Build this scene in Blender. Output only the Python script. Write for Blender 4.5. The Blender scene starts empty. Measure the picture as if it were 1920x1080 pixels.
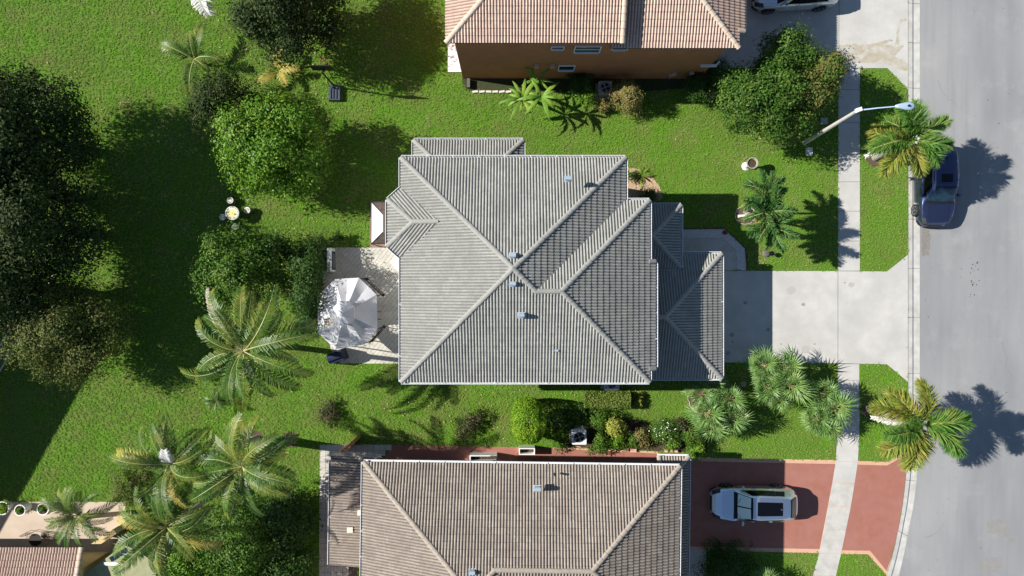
import bpy, math, random
import numpy as np
from mathutils import Vector, Matrix, Euler

SC = bpy.context.scene
COL = SC.collection
S = 0.03            # metres per photograph pixel on the ground
H = 38.4            # height of the drone camera
SUN_D = Vector((1.0, -0.158, 0.0)).normalized()
SUN_TAN = 0.75

# ------------------------------------------------------------------ camera, light, exposure
cam = bpy.data.cameras.new('camera')
cam.lens = 24.0; cam.sensor_width = 36.0; cam.clip_start = 0.5; cam.clip_end = 2000
cam_o = bpy.data.objects.new('camera', cam)
cam_o.location = (0, 0, H); cam_o.rotation_euler = (0, 0, 0)
COL.objects.link(cam_o); SC.camera = cam_o

world = bpy.data.worlds.new('World'); SC.world = world; world.use_nodes = True
wn = world.node_tree.nodes; wl = world.node_tree.links
sky = wn.new('ShaderNodeTexSky'); sky.sky_type = 'NISHITA'; sky.sun_disc = False
sky.sun_elevation = math.atan(SUN_TAN)
sky.sun_rotation = math.atan2(-SUN_D.x, -SUN_D.y) % (2 * math.pi)
sky.air_density = 1.0; sky.dust_density = 0.1; sky.ozone_density = 1.6
bg = wn['Background']; bg.inputs['Strength'].default_value = 0.065
wl.new(sky.outputs[0], bg.inputs['Color'])

sun = bpy.data.lights.new('sun', 'SUN'); sun.energy = 5.0; sun.angle = math.radians(0.5)
sun.color = (1.0, 0.96, 0.90)
sun_o = bpy.data.objects.new('sun', sun)
trav = Vector((SUN_D.x, SUN_D.y, -SUN_TAN)).normalized()
sun_o.rotation_euler = trav.to_track_quat('-Z', 'Y').to_euler()
sun_o.location = (-60, 8, 50); COL.objects.link(sun_o)

SC.view_settings.view_transform = 'Standard'; SC.view_settings.look = 'None'
SC.view_settings.gamma = 1.0; SC.view_settings.use_curve_mapping = False
SC.view_settings.exposure = 0.62
SC.render.engine = 'CYCLES'
SC.cycles.max_bounces = 6; SC.cycles.diffuse_bounces = 3; SC.cycles.transparent_max_bounces = 8

rng = np.random.default_rng(7)
random.seed(7)

# ------------------------------------------------------------------ coordinates
def P(px, py, z=0.0):
    """world point of height z that the photograph shows at pixel px, py"""
    f = 1 - z / H
    return Vector(((px - 960) * S * f, -(py - 540) * S * f, z))

def G(px, py, z=0.0):
    """plan coordinates (pixels on the ground) to metres"""
    return Vector(((px - 960) * S, -(py - 540) * S, z))

# ------------------------------------------------------------------ objects
WL = {}
def tag(o, label=None, cat=None, group=None, kind=None):
    if label: o['label'] = label
    if cat: o['category'] = cat
    if group: o['group'] = group
    if kind: o['kind'] = kind
    return o

def thing(name, loc, label, cat, group=None, rz=0.0):
    o = bpy.data.objects.new(name, None); COL.objects.link(o)
    o.empty_display_size = 0.3
    o.location = loc; o.rotation_euler = (0, 0, rz)
    WL[o.name] = Vector(loc)
    return tag(o, label, cat, group)

def np_mesh(name, V, F, smooth=False):
    me = bpy.data.meshes.new(name)
    V = np.asarray(V, dtype=np.float32)
    if isinstance(F, np.ndarray):
        n, k = F.shape
        me.vertices.add(len(V)); me.vertices.foreach_set('co', V.ravel())
        me.loops.add(n * k); me.loops.foreach_set('vertex_index', F.astype(np.int32).ravel())
        me.polygons.add(n)
        me.polygons.foreach_set('loop_start', np.arange(0, n * k, k, dtype=np.int32))
        me.polygons.foreach_set('loop_total', np.full(n, k, dtype=np.int32))
        me.update(calc_edges=True)
    else:
        me.from_pydata([tuple(map(float, v)) for v in V], [], F)
        me.update()
    if smooth:
        me.polygons.foreach_set('use_smooth', np.ones(len(me.polygons), dtype=bool))
    return me

def mk(name, V, F, mat, parent=None, world=True, smooth=False, matidx=None, loc=None):
    """world=True: V are world coordinates, parent is an unrotated thing"""
    V = np.asarray(V, dtype=np.float64)
    if world and parent is not None:
        V = V - np.array(WL[parent.name])
    me = np_mesh(name, V, F, smooth)
    mats = mat if isinstance(mat, (list, tuple)) else [mat]
    for m in mats: me.materials.append(m)
    if matidx is not None: me.polygons.foreach_set('material_index', np.asarray(matidx, dtype=np.int32))
    o = bpy.data.objects.new(name, me); COL.objects.link(o)
    if parent is not None:
        o.parent = parent
        WL[o.name] = WL[parent.name] if world else Vector((0, 0, 0))
    else:
        WL[o.name] = Vector((0, 0, 0))
    if loc is not None: o.location = loc
    return o

def inst(name, me, M, parent):
    o = bpy.data.objects.new(name, me); COL.objects.link(o)
    if parent is not None: o.parent = parent
    o.matrix_basis = M
    return o

class MB:
    def __init__(self): self.V = []; self.F = []; self.M = []
    def add(self, V, F, m=0):
        b = len(self.V)
        self.V += [tuple(v) for v in V]
        for f in F: self.F.append(tuple(b + i for i in f)); self.M.append(m)
    def box(self, c, s, rz=0.0, m=0, taper=1.0):
        cx, cy, cz = c; sx, sy, sz = s[0] / 2, s[1] / 2, s[2] / 2
        ca, sa = math.cos(rz), math.sin(rz)
        V = []
        for dz, k in ((-sz, 1), (sz, taper)):
            for dx, dy in ((-sx, -sy), (sx, -sy), (sx, sy), (-sx, sy)):
                dx *= k; dy *= k
                V.append((cx + dx * ca - dy * sa, cy + dx * sa + dy * ca, cz + dz))
        self.add(V, [(3, 2, 1, 0), (4, 5, 6, 7), (0, 1, 5, 4), (1, 2, 6, 5), (2, 3, 7, 6), (3, 0, 4, 7)], m)
    def prism(self, pts, z0, z1, m=0):
        a = sum(pts[i][0] * pts[(i + 1) % len(pts)][1] - pts[(i + 1) % len(pts)][0] * pts[i][1] for i in range(len(pts)))
        if a < 0: pts = list(pts)[::-1]
        n = len(pts)
        V = [(p[0], p[1], z0) for p in pts] + [(p[0], p[1], z1) for p in pts]
        F = [tuple(range(n))[::-1], tuple(range(n, 2 * n))] + [(i, (i + 1) % n, n + (i + 1) % n, n + i) for i in range(n)]
        self.add(V, F, m)
    def tube(self, pts, radii, n=8, m=0, cap=True):
        pts = [Vector(p) for p in pts]
        if not hasattr(radii, '__len__'): radii = [radii] * len(pts)
        V = []
        for i, p in enumerate(pts):
            d = (pts[min(i + 1, len(pts) - 1)] - pts[max(i - 1, 0)]).normalized()
            a = d.orthogonal().normalized() if i == 0 else (a - d * a.dot(d)).normalized()
            b = d.cross(a)
            for k in range(n):
                t = 2 * math.pi * k / n
                V.append(p + (a * math.cos(t) + b * math.sin(t)) * radii[i])
        F = []
        for i in range(len(pts) - 1):
            for k in range(n):
                F.append((i * n + k, i * n + (k + 1) % n, (i + 1) * n + (k + 1) % n, (i + 1) * n + k))
        if cap:
            F.append(tuple(range(n))[::-1]); F.append(tuple((len(pts) - 1) * n + k for k in range(n)))
        self.add(V, F, m)
    def lathe(self, c, prof, n=20, m=0):
        V = []
        for r, z in prof:
            for k in range(n):
                t = 2 * math.pi * k / n
                V.append((c[0] + r * math.cos(t), c[1] + r * math.sin(t), c[2] + z))
        F = []
        for i in range(len(prof) - 1):
            for k in range(n):
                F.append((i * n + k, i * n + (k + 1) % n, (i + 1) * n + (k + 1) % n, (i + 1) * n + k))
        F.append(tuple(range(n))[::-1]); F.append(tuple((len(prof) - 1) * n + k for k in range(n)))
        self.add(V, F, m)
    def build(self, name, mat, parent=None, world=True, smooth=False):
        return mk(name, self.V, self.F, mat, parent, world, smooth, self.M)

# ------------------------------------------------------------------ materials
def material(name, c1, c2=None, scale=6.0, rough=0.8, bump=0.0, bscale=40.0, spec=0.3, c3=None, scale3=0.6,
             metallic=0.0, transl=0.0, coat=0.0, coord='world', stretch=None, fac3=0.5, detail=4.0, cell=None, contrast=0.2):
    m = bpy.data.materials.new(name); m.use_nodes = True
    nt = m.node_tree; N = nt.nodes; L = nt.links
    b = N['Principled BSDF']; out = N['Material Output']
    b.inputs['Roughness'].default_value = rough
    b.inputs['Metallic'].default_value = metallic
    b.inputs['Specular IOR Level'].default_value = spec
    if coat: b.inputs['Coat Weight'].default_value = coat; b.inputs['Coat Roughness'].default_value = 0.06
    b.inputs['Base Color'].default_value = (*c1, 1)
    if coord == 'world':
        src = N.new('ShaderNodeNewGeometry').outputs['Position']
    else:
        src = N.new('ShaderNodeTexCoord').outputs['Object']
    if stretch:
        mp = N.new('ShaderNodeMapping'); mp.inputs['Scale'].default_value = stretch
        L.new(src, mp.inputs[0]); srcs = mp.outputs[0]
    else: srcs = src
    col = None
    if c2 is not None:
        nz = N.new('ShaderNodeTexNoise'); nz.inputs['Scale'].default_value = scale
        nz.inputs['Detail'].default_value = detail; L.new(srcs, nz.inputs['Vector'])
        rp = N.new('ShaderNodeMapRange'); rp.inputs[1].default_value = 0.5 - contrast; rp.inputs[2].default_value = 0.5 + contrast
        L.new(nz.outputs['Fac'], rp.inputs[0])
        mx = N.new('ShaderNodeMix'); mx.data_type = 'RGBA'
        mx.inputs[6].default_value = (*c1, 1); mx.inputs[7].default_value = (*c2, 1)
        L.new(rp.outputs[0], mx.inputs[0]); col = mx.outputs[2]
    if cell is not None:       # per-cell random lightness (tiles, pavers)
        sx, sy, sz, amt = cell
        mp2 = N.new('ShaderNodeMapping'); mp2.inputs['Scale'].default_value = (sx, sy, sz)
        L.new(src, mp2.inputs[0])
        fl = N.new('ShaderNodeVectorMath'); fl.operation = 'FLOOR'; L.new(mp2.outputs[0], fl.inputs[0])
        wn_ = N.new('ShaderNodeTexWhiteNoise'); wn_.noise_dimensions = '3D'; L.new(fl.outputs[0], wn_.inputs['Vector'])
        r2 = N.new('ShaderNodeMapRange'); r2.inputs[3].default_value = 1 - amt; r2.inputs[4].default_value = 1 + amt
        L.new(wn_.outputs['Value'], r2.inputs[0])
        hs = N.new('ShaderNodeHueSaturation'); L.new(r2.outputs[0], hs.inputs['Value'])
        L.new(col, hs.inputs['Color']) if col else None
        col = hs.outputs[0]
    if c3 is not None:
        nz3 = N.new('ShaderNodeTexNoise'); nz3.inputs['Scale'].default_value = scale3
        nz3.inputs['Detail'].default_value = 5; L.new(srcs, nz3.inputs['Vector'])
        rp3 = N.new('ShaderNodeMapRange'); rp3.inputs[1].default_value = 0.45; rp3.inputs[2].default_value = 0.68
        rp3.inputs[4].default_value = fac3
        L.new(nz3.outputs['Fac'], rp3.inputs[0])
        mx3 = N.new('ShaderNodeMix'); mx3.data_type = 'RGBA'
        if col: L.new(col, mx3.inputs[6])
        else: mx3.inputs[6].default_value = (*c1, 1)
        mx3.inputs[7].default_value = (*c3, 1); L.new(rp3.outputs[0], mx3.inputs[0]); col = mx3.outputs[2]
    if col: L.new(col, b.inputs['Base Color'])
    if bump:
        nb = N.new('ShaderNodeTexNoise'); nb.inputs['Scale'].default_value = bscale; nb.inputs['Detail'].default_value = 4
        L.new(src, nb.inputs['Vector'])
        bp = N.new('ShaderNodeBump'); bp.inputs['Strength'].default_value = bump; bp.inputs['Distance'].default_value = 0.02
        L.new(nb.outputs['Fac'], bp.inputs['Height']); L.new(bp.outputs[0], b.inputs['Normal'])
    if transl:
        tr = N.new('ShaderNodeBsdfTranslucent'); ms = N.new('ShaderNodeMixShader'); ms.inputs[0].default_value = transl
        if col: L.new(col, tr.inputs[0])
        else: tr.inputs[0].default_value = (*c1, 1)
        L.new(b.outputs[0], ms.inputs[1]); L.new(tr.outputs[0], ms.inputs[2]); L.new(ms.outputs[0], out.inputs[0])
    return m

M = {}
M['lawn'] = material('lawn_soil', (0.075, 0.165, 0.016), (0.125, 0.22, 0.028), 9.0, 0.95, 0.5, 60, 0.1,
                     c3=(0.13, 0.115, 0.045), scale3=0.8, fac3=0.5)
M['ground'] = material('far_ground', (0.06, 0.11, 0.02), (0.09, 0.13, 0.035), 0.5, 0.95, 0, 1, 0.1)
M['blade'] = material('grass_blade', (0.185, 0.40, 0.026), (0.28, 0.54, 0.05), 5.0, 0.6, 0, 1, 0.25,
                      c3=(0.46, 0.43, 0.17), scale3=0.75, fac3=0.62, transl=0.4)
M['concrete'] = material('concrete', (0.47, 0.455, 0.42), (0.54, 0.525, 0.49), 1.6, 0.9, 0.15, 90, 0.2,
                         c3=(0.38, 0.375, 0.355), scale3=0.55, fac3=0.55)
M['concrete_old'] = material('old_concrete', (0.46, 0.44, 0.40), (0.54, 0.52, 0.48), 2.5, 0.9, 0.2, 80, 0.2,
                             c3=(0.36, 0.34, 0.30), scale3=1.5, fac3=0.6)
M['kerb'] = material('kerb_concrete', (0.44, 0.43, 0.40), (0.55, 0.54, 0.50), 3.0, 0.9, 0.2, 80, 0.2,
                     c3=(0.34, 0.32, 0.28), scale3=1.2, fac3=0.5)
M['joint'] = material('joint_dirt', (0.09, 0.08, 0.065), (0.16, 0.14, 0.11), 8, 0.95)
M['stain'] = material('water_stain', (0.37, 0.325, 0.24), (0.43, 0.395, 0.31), 5, 0.85, c3=(0.50, 0.485, 0.445), scale3=2.2, fac3=0.9)
M['asphalt'] = material('asphalt', (0.238, 0.241, 0.245), (0.285, 0.288, 0.29), 1.1, 0.9, 0.5, 120, 0.25,
                        c3=(0.36, 0.355, 0.345), scale3=0.28, fac3=0.75, stretch=(1, 0.22, 1))
M['asphalt_dark'] = material('asphalt_patch', (0.245, 0.24, 0.228), (0.285, 0.278, 0.262), 4, 0.92, 0.6, 90, 0.2)
M['tar'] = material('tar_drop', (0.05, 0.048, 0.045), None, rough=0.7)
M['red'] = material('red_painted_concrete', (0.31, 0.125, 0.09), (0.35, 0.15, 0.11), 2.2, 0.85, 0.12, 90, 0.25,
                    c3=(0.33, 0.15, 0.12), scale3=0.7, fac3=0.6)
M['peach'] = material('peach_painted_border', (0.56, 0.33, 0.21), (0.62, 0.39, 0.27), 4, 0.85)
M['paver_pale'] = material('pale_stone_paver', (0.50, 0.47, 0.40), (0.60, 0.57, 0.50), 3.0, 0.85, 0.2, 60, 0.25,
                           c3=(0.42, 0.40, 0.36), scale3=1.2, fac3=0.5, cell=(2.2, 2.2, 1, 0.06))
M['white_paint'] = material('white_paint', (0.78, 0.78, 0.76), (0.84, 0.84, 0.82), 3, 0.6)
M['beige'] = material('beige_patio', (0.50, 0.40, 0.31), (0.58, 0.48, 0.38), 2, 0.85, c3=(0.45, 0.36, 0.28), scale3=1.0, fac3=0.5)
M['gravel'] = material('white_gravel', (0.16, 0.155, 0.155), (0.30, 0.295, 0.29), 30, 0.9, 0.8, 45, 0.2)
M['pebble'] = material('grey_white_pebble', (0.50, 0.49, 0.49), (0.80, 0.79, 0.78), 22, 0.8)
M['pebble_tan'] = material('tan_pebble', (0.42, 0.29, 0.18), (0.62, 0.46, 0.32), 22, 0.8)
M['mulch'] = material('brown_mulch', (0.075, 0.05, 0.035), (0.16, 0.115, 0.08), 25, 0.95, 0.9, 50, 0.1)
M['soil'] = material('garden_soil', (0.05, 0.035, 0.025), (0.10, 0.075, 0.05), 15, 0.95, 0.8, 40, 0.1)
M['tile_grey'] = material('grey_roof_tile', (0.285, 0.283, 0.256), (0.365, 0.362, 0.328), 7.0, 0.82, 0.15, 90, 0.25,
                          c3=(0.25, 0.245, 0.225), scale3=0.9, fac3=0.55, cell=(3.4, 3.4, 0.01, 0.10))
M['tile_orange'] = material('orange_roof_tile', (0.52, 0.37, 0.295), (0.57, 0.46, 0.365), 6.0, 0.82, 0.15, 90, 0.25,
                            c3=(0.53, 0.355, 0.30), scale3=1.5, fac3=0.5, cell=(6.9, 3.4, 0.01, 0.09))
M['tile_tan'] = material('brown_grey_roof_tile', (0.275, 0.235, 0.195), (0.365, 0.318, 0.268), 7.0, 0.85, 0.15, 90, 0.2,
                         c3=(0.235, 0.19, 0.165), scale3=1.2, fac3=0.6, cell=(3.4, 3.4, 0.01, 0.10))
M['cap_grey'] = material('grey_ridge_tile', (0.275, 0.272, 0.248), (0.335, 0.33, 0.30), 5, 0.8, 0.1, 60)
M['cap_orange'] = material('cream_ridge_tile', (0.55, 0.42, 0.32), (0.62, 0.52, 0.40), 5, 0.8, 0.1, 60)
M['cap_tan'] = material('brown_ridge_tile', (0.33, 0.28, 0.225), (0.40, 0.345, 0.28), 5, 0.8, 0.1, 60)
M['deck'] = material('roof_deck', (0.05, 0.045, 0.04), None, rough=0.95)
M['gutter'] = material('white_gutter', (0.70, 0.72, 0.74), (0.78, 0.79, 0.80), 6, 0.45, spec=0.5)
M['stucco_orange'] = material('terracotta_stucco', (0.42, 0.175, 0.085), (0.48, 0.21, 0.105), 2.5, 0.95, 0.5, 70, 0.15,
                              c3=(0.37, 0.18, 0.085), scale3=0.6, fac3=0.4)
M['stucco_grey'] = material('pale_grey_stucco', (0.50, 0.50, 0.47), (0.56, 0.55, 0.52), 3, 0.95, 0.4, 70, 0.15)
M['stucco_tan'] = material('tan_stucco', (0.50, 0.34, 0.26), (0.54, 0.38, 0.29), 3, 0.95, 0.4, 70, 0.15)
M['stucco_yellow'] = material('yellow_stucco', (0.60, 0.46, 0.22), (0.66, 0.52, 0.27), 3, 0.95, 0.4, 70, 0.15)
M['stucco_olive'] = material('olive_stucco', (0.30, 0.31, 0.17), (0.36, 0.36, 0.20), 3, 0.95, 0.4, 70, 0.15)
M['glass'] = material('window_glass', (0.015, 0.025, 0.035), None, rough=0.06, spec=0.7)
M['frame_white'] = material('white_frame', (0.75, 0.76, 0.76), None, rough=0.5)
M['metal'] = material('galvanised_metal', (0.42, 0.50, 0.58), (0.5, 0.58, 0.65), 9, 0.4, metallic=0.3)
M['metal_grey'] = material('grey_metal', (0.35, 0.36, 0.37), (0.42, 0.43, 0.44), 9, 0.5, metallic=0.4)
M['metal_dark'] = material('dark_metal', (0.035, 0.032, 0.03), None, rough=0.5, metallic=0.5)
M['black'] = material('black_plastic', (0.012, 0.012, 0.013), None, rough=0.5)
M['navy_plastic'] = material('navy_grey_plastic', (0.045, 0.06, 0.085), (0.07, 0.09, 0.12), 8, 0.5)
M['lamp_metal'] = material('lamp_head_metal', (0.40, 0.52, 0.66), None, rough=0.45, metallic=0.2)
M['pole'] = material('pale_concrete_pole', (0.44, 0.42, 0.375), (0.54, 0.515, 0.46), 6, 0.85, 0.2, 60)
M['orange_paint'] = material('orange_rim_paint', (0.75, 0.13, 0.03), None, rough=0.4)
M['fabric'] = material('white_canopy_fabric', (0.62, 0.615, 0.635), (0.68, 0.67, 0.69), 3, 0.85, 0.1, 12, transl=0.15)
M['screen'] = material('brown_screen_panel', (0.10, 0.075, 0.065), (0.16, 0.12, 0.10), 6, 0.9, cell=(1.6, 3.5, 1, 0.2))
M['navy_cloth'] = material('navy_cover', (0.012, 0.018, 0.05), (0.02, 0.028, 0.07), 6, 0.7)
M['stone'] = material('garden_stone', (0.28, 0.24, 0.19), (0.42, 0.37, 0.30), 7, 0.9, 0.5, 30)
M['stone_white'] = material('white_stone', (0.60, 0.58, 0.55), (0.72, 0.70, 0.67), 9, 0.85, 0.3, 40)
M['brick_peach'] = material('peach_edging_block', (0.60, 0.32, 0.23), (0.66, 0.40, 0.30), 9, 0.85)
M['brick_cream'] = material('cream_edging_block', (0.62, 0.57, 0.46), (0.70, 0.66, 0.56), 9, 0.85)
M['table_cream'] = material('cream_glazed_tile', (0.70, 0.68, 0.56), (0.76, 0.74, 0.64), 12, 0.5)
M['table_yellow'] = material('yellow_glazed_tile', (0.78, 0.66, 0.18), (0.82, 0.74, 0.32), 12, 0.5)
M['table_dark'] = material('dark_tile_inlay', (0.06, 0.06, 0.07), None, rough=0.5)
M['pedestal'] = material('dark_stone_pedestal', (0.10, 0.09, 0.075), (0.17, 0.155, 0.13), 12, 0.9, 0.4, 40)
M['silver'] = material('silver_blue_paint', (0.80, 0.88, 0.97), None, rough=0.30, metallic=0.95, coat=0.2, spec=0.5)
M['white_car'] = material('pale_silver_paint', (0.68, 0.72, 0.77), None, rough=0.3, metallic=0.6, coat=0.4, spec=0.5)
M['navy_car'] = material('navy_metallic_paint', (0.062, 0.082, 0.175), None, rough=0.26, metallic=0.8, coat=0.7, spec=0.5)
M['car_glass'] = material('dark_car_glass', (0.006, 0.008, 0.012), None, rough=0.04, spec=0.22)
M['car_glass_blue'] = material('blue_black_windscreen', (0.01, 0.028, 0.05), (0.02, 0.05, 0.075), 4, 0.05, spec=0.5, coord='obj')
M['sunshade'] = material('pale_green_sunshade', (0.74, 0.90, 0.80), (0.82, 0.95, 0.86), 6, 0.45, metallic=0.0, bump=0.3, bscale=9)
M['sunroof'] = material('black_sunroof_glass', (0.003, 0.003, 0.005), None, rough=0.12, spec=0.5)
M['trim'] = material('black_car_trim', (0.012, 0.013, 0.016), None, rough=0.55)
M['tyre'] = material('rubber_tyre', (0.02, 0.02, 0.022), None, rough=0.85)
M['alloy'] = material('alloy_rim', (0.35, 0.38, 0.40), None, rough=0.35, metallic=0.7)
M['lens'] = material('headlight_lens', (0.05, 0.056, 0.062), None, rough=0.3, spec=0.3)
M['tail'] = material('red_tail_light', (0.25, 0.012, 0.012), None, rough=0.2, spec=0.6)
M['bark'] = material('bark', (0.13, 0.10, 0.075), (0.22, 0.18, 0.14), 14, 0.95, 0.7, 30)
M['palm_trunk'] = material('grey_palm_trunk', (0.24, 0.22, 0.19), (0.36, 0.34, 0.30), 18, 0.9, 0.7, 30, stretch=(1, 1, 4))

def add_patch(m, scale, lo, hi, colr, fac, stretch=None):
    nt = m.node_tree; N = nt.nodes; L = nt.links; b = N['Principled BSDF']
    lk = b.inputs['Base Color'].links[0]; src = lk.from_socket
    g_ = N.new('ShaderNodeNewGeometry'); nz = N.new('ShaderNodeTexNoise'); nz.inputs['Scale'].default_value = scale; nz.inputs['Detail'].default_value = 6; nz.inputs['Roughness'].default_value = .65
    if stretch:
        mp = N.new('ShaderNodeMapping'); mp.inputs['Scale'].default_value = stretch; L.new(g_.outputs['Position'], mp.inputs[0]); L.new(mp.outputs[0], nz.inputs['Vector'])
    else: L.new(g_.outputs['Position'], nz.inputs['Vector'])
    rp = N.new('ShaderNodeMapRange'); rp.inputs[1].default_value = lo; rp.inputs[2].default_value = hi; rp.inputs[4].default_value = fac
    L.new(nz.outputs['Fac'], rp.inputs[0])
    mx = N.new('ShaderNodeMix'); mx.data_type = 'RGBA'; mx.inputs[7].default_value = (*colr, 1)
    L.new(rp.outputs[0], mx.inputs[0]); L.new(src, mx.inputs[6])
    for l in [l for l in L if l.from_socket == src and l.to_node != mx]:
        to = l.to_socket; L.remove(l); L.new(mx.outputs[2], to)
add_patch(M['blade'], .17, .46, .62, (0.27, 0.38, 0.085), .7)
add_patch(M['blade'], .9, .60, .70, (0.52, 0.46, 0.24), .8)
add_patch(M['blade'], .55, .50, .66, (0.33, 0.36, 0.10), .45, (.18, 1.6, 1))
add_patch(M['red'], .8, .48, .7, (0.37, 0.175, 0.14), .5)
add_patch(M['red'], 3.5, .62, .74, (0.21, 0.085, 0.065), .35)
add_patch(M['asphalt'], .6, .50, .68, (0.23, 0.23, 0.232), .45, (2.4, .10, 1))
add_patch(M['asphalt'], .5, .55, .75, (0.38, 0.375, 0.36), .5)
add_patch(M['asphalt'], 2.5, .62, .72, (0.21, 0.205, 0.20), .35)
add_patch(M['concrete'], .35, .5, .7, (0.41, 0.40, 0.375), .5)
def leafmat(name, c1, c2, c3=None, rough=0.42, transl=0.28, scale=5.0, fac3=0.6, spec=0.2, scale3=1.3):
    rough = min(.7, rough + .1); transl *= .5
    return material(name, c1, c2, scale, rough, 0, 1, spec, c3=c3, scale3=scale3, fac3=fac3, transl=transl)
M['leaf_oak'] = leafmat('dark_oak_leaf', (0.017, 0.036, 0.008), (0.038, 0.066, 0.013), (0.085, 0.10, 0.028), 0.55, 0.2, spec=.18)
M['leaf_bright'] = leafmat('bright_green_leaf', (0.060, 0.155, 0.010), (0.125, 0.26, 0.016), (0.25, 0.38, 0.04), 0.36)
M['leaf_mid'] = leafmat('mid_green_leaf', (0.036, 0.10, 0.010), (0.080, 0.17, 0.016), (0.16, 0.25, 0.035), 0.38)
M['leaf_dark'] = leafmat('deep_green_leaf', (0.022, 0.062, 0.009), (0.045, 0.105, 0.014), (0.075, 0.13, 0.025), 0.42, 0.2)
M['leaf_front'] = leafmat('glossy_green_leaf', (0.030, 0.085, 0.010), (0.065, 0.14, 0.016), (0.14, 0.21, 0.03), 0.38)
M['leaf_olive'] = leafmat('olive_leaf', (0.062, 0.098, 0.016), (0.12, 0.155, 0.028), (0.20, 0.19, 0.06), 0.5)
M['leaf_red'] = leafmat('reddish_green_leaf', (0.055, 0.12, 0.016), (0.11, 0.16, 0.03), (0.24, 0.13, 0.05), 0.45, fac3=0.75, scale3=2.2)
M['leaf_topiary'] = leafmat('yellow_green_leaf', (0.12, 0.25, 0.012), (0.20, 0.36, 0.02), (0.30, 0.42, 0.03), 0.45)
M['leaf_yellow'] = leafmat('golden_leaf', (0.16, 0.22, 0.03), (0.42, 0.42, 0.07), (0.60, 0.56, 0.14), 0.45)
M['leaf_croton'] = leafmat('variegated_leaf', (0.12, 0.16, 0.04), (0.30, 0.27, 0.09), (0.36, 0.16, 0.07), 0.45, scale3=4)
M['leaf_purple'] = leafmat('purple_brown_leaf', (0.055, 0.085, 0.025), (0.13, 0.13, 0.055), (0.19, 0.12, 0.08), 0.5, scale3=3)
M['flower'] = material('white_flower', (0.75, 0.75, 0.70), None, rough=0.7)
M['frond_coco'] = leafmat('coconut_frond', (0.034, 0.10, 0.010), (0.09, 0.17, 0.020), (0.32, 0.32, 0.05), 0.36, 0.3, fac3=0.7, scale3=1.1, spec=.35)
M['frond_dark'] = leafmat('dark_frond', (0.028, 0.09, 0.010), (0.065, 0.15, 0.02), (0.12, 0.19, 0.035), 0.34, 0.3, spec=.35)
M['frond_yellow'] = leafmat('yellow_frond', (0.30, 0.27, 0.045), (0.44, 0.38, 0.08), (0.50, 0.33, 0.10), 0.45, 0.3)
M['frond_dead'] = leafmat('dead_frond', (0.34, 0.27, 0.21), (0.50, 0.43, 0.37), (0.60, 0.55, 0.50), 0.7, 0.2)
M['frond_white'] = leafmat('bleached_frond', (0.66, 0.64, 0.58), (0.78, 0.77, 0.72), None, 0.6, 0.2)
M['frond_fox'] = leafmat('plume_frond', (0.060, 0.17, 0.025), (0.13, 0.27, 0.045), (0.28, 0.32, 0.07), 0.40, 0.28, fac3=0.5)
M['frond_foxy'] = leafmat('yellowing_plume_frond', (0.15, 0.22, 0.03), (0.27, 0.31, 0.05), (0.38, 0.26, 0.07), 0.42, 0.28, fac3=0.6, scale3=2.0)
M['frond_robel'] = leafmat('short_palm_frond', (0.04, 0.13, 0.028), (0.085, 0.20, 0.045), (0.17, 0.25, 0.06), 0.38, 0.25)
M['fan'] = leafmat('pale_fan_leaf', (0.070, 0.165, 0.030), (0.155, 0.27, 0.068), (0.28, 0.38, 0.11), 0.34, 0.2, spec=.4)
M['banana'] = leafmat('banana_leaf', (0.10, 0.24, 0.03), (0.18, 0.33, 0.05), (0.33, 0.42, 0.05), 0.38, 0.35)
M['rachis'] = material('frond_rib', (0.34, 0.34, 0.12), (0.44, 0.42, 0.18), 6, 0.45)

# ------------------------------------------------------------------ ground, road, paving
def sheet(name, pts, z, mat, plan=True, kind='structure', thick=0.0, parent=None):
    pts = [G(*p) for p in pts]
    mb = MB()
    if thick: mb.prism([(p.x, p.y) for p in pts], z - thick, z)
    else:
        a = sum(pts[i].x * pts[(i + 1) % len(pts)].y - pts[(i + 1) % len(pts)].x * pts[i].y for i in range(len(pts)))
        if a < 0: pts = pts[::-1]
        mb.add([(p.x, p.y, z) for p in pts], [tuple(range(len(pts)))])
    o = mb.build(name, mat, parent)
    if kind: o['kind'] = kind
    return o

KIN = [(1703, -1200), (1703, 700), (1702.6, 780), (1701.5, 830), (1700.5, 870), (1697.5, 905), (1692, 950), (1684, 995), (1674.5, 1037), (1662, 1080), (1645, 1125), (1612, 1195), (1560, 1280), (1440, 1430)]
KOUT = [(1725.5, -1200), (1725.5, 700), (1725, 780), (1723.5, 830), (1721.8, 870), (1719.3, 905), (1713.5, 950), (1704.5, 995), (1696.5, 1037), (1686.5, 1080), (1669, 1135), (1635, 1208), (1582, 1296), (1460, 1450)]
GF = -4000
sheet('ground', [(-9000, -9000), (11000, -9000), (11000, 11000), (-9000, 11000)], -0.16, M['ground'])
sheet('lawn', [(GF, -1200)] + KIN + [(1440, 3000), (GF, 3000)], 0.0, M['lawn'], thick=0.15)
sheet('road', KOUT + [(1460, 1800), (2250, 1800), (2250, -1200)], -0.05, M['asphalt'])
sheet('road_patch', [(1852, 978), (1880, 973), (1900, 1010), (1906, 1016), (1897, 1021), (1880, 1006), (1850, 998)], -0.046, M['asphalt_dark'])
sheet('road_patch', [(1840, 1046), (1880, 1046), (1881, 1072), (1838, 1072)], -0.046, M['asphalt_dark'])
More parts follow.
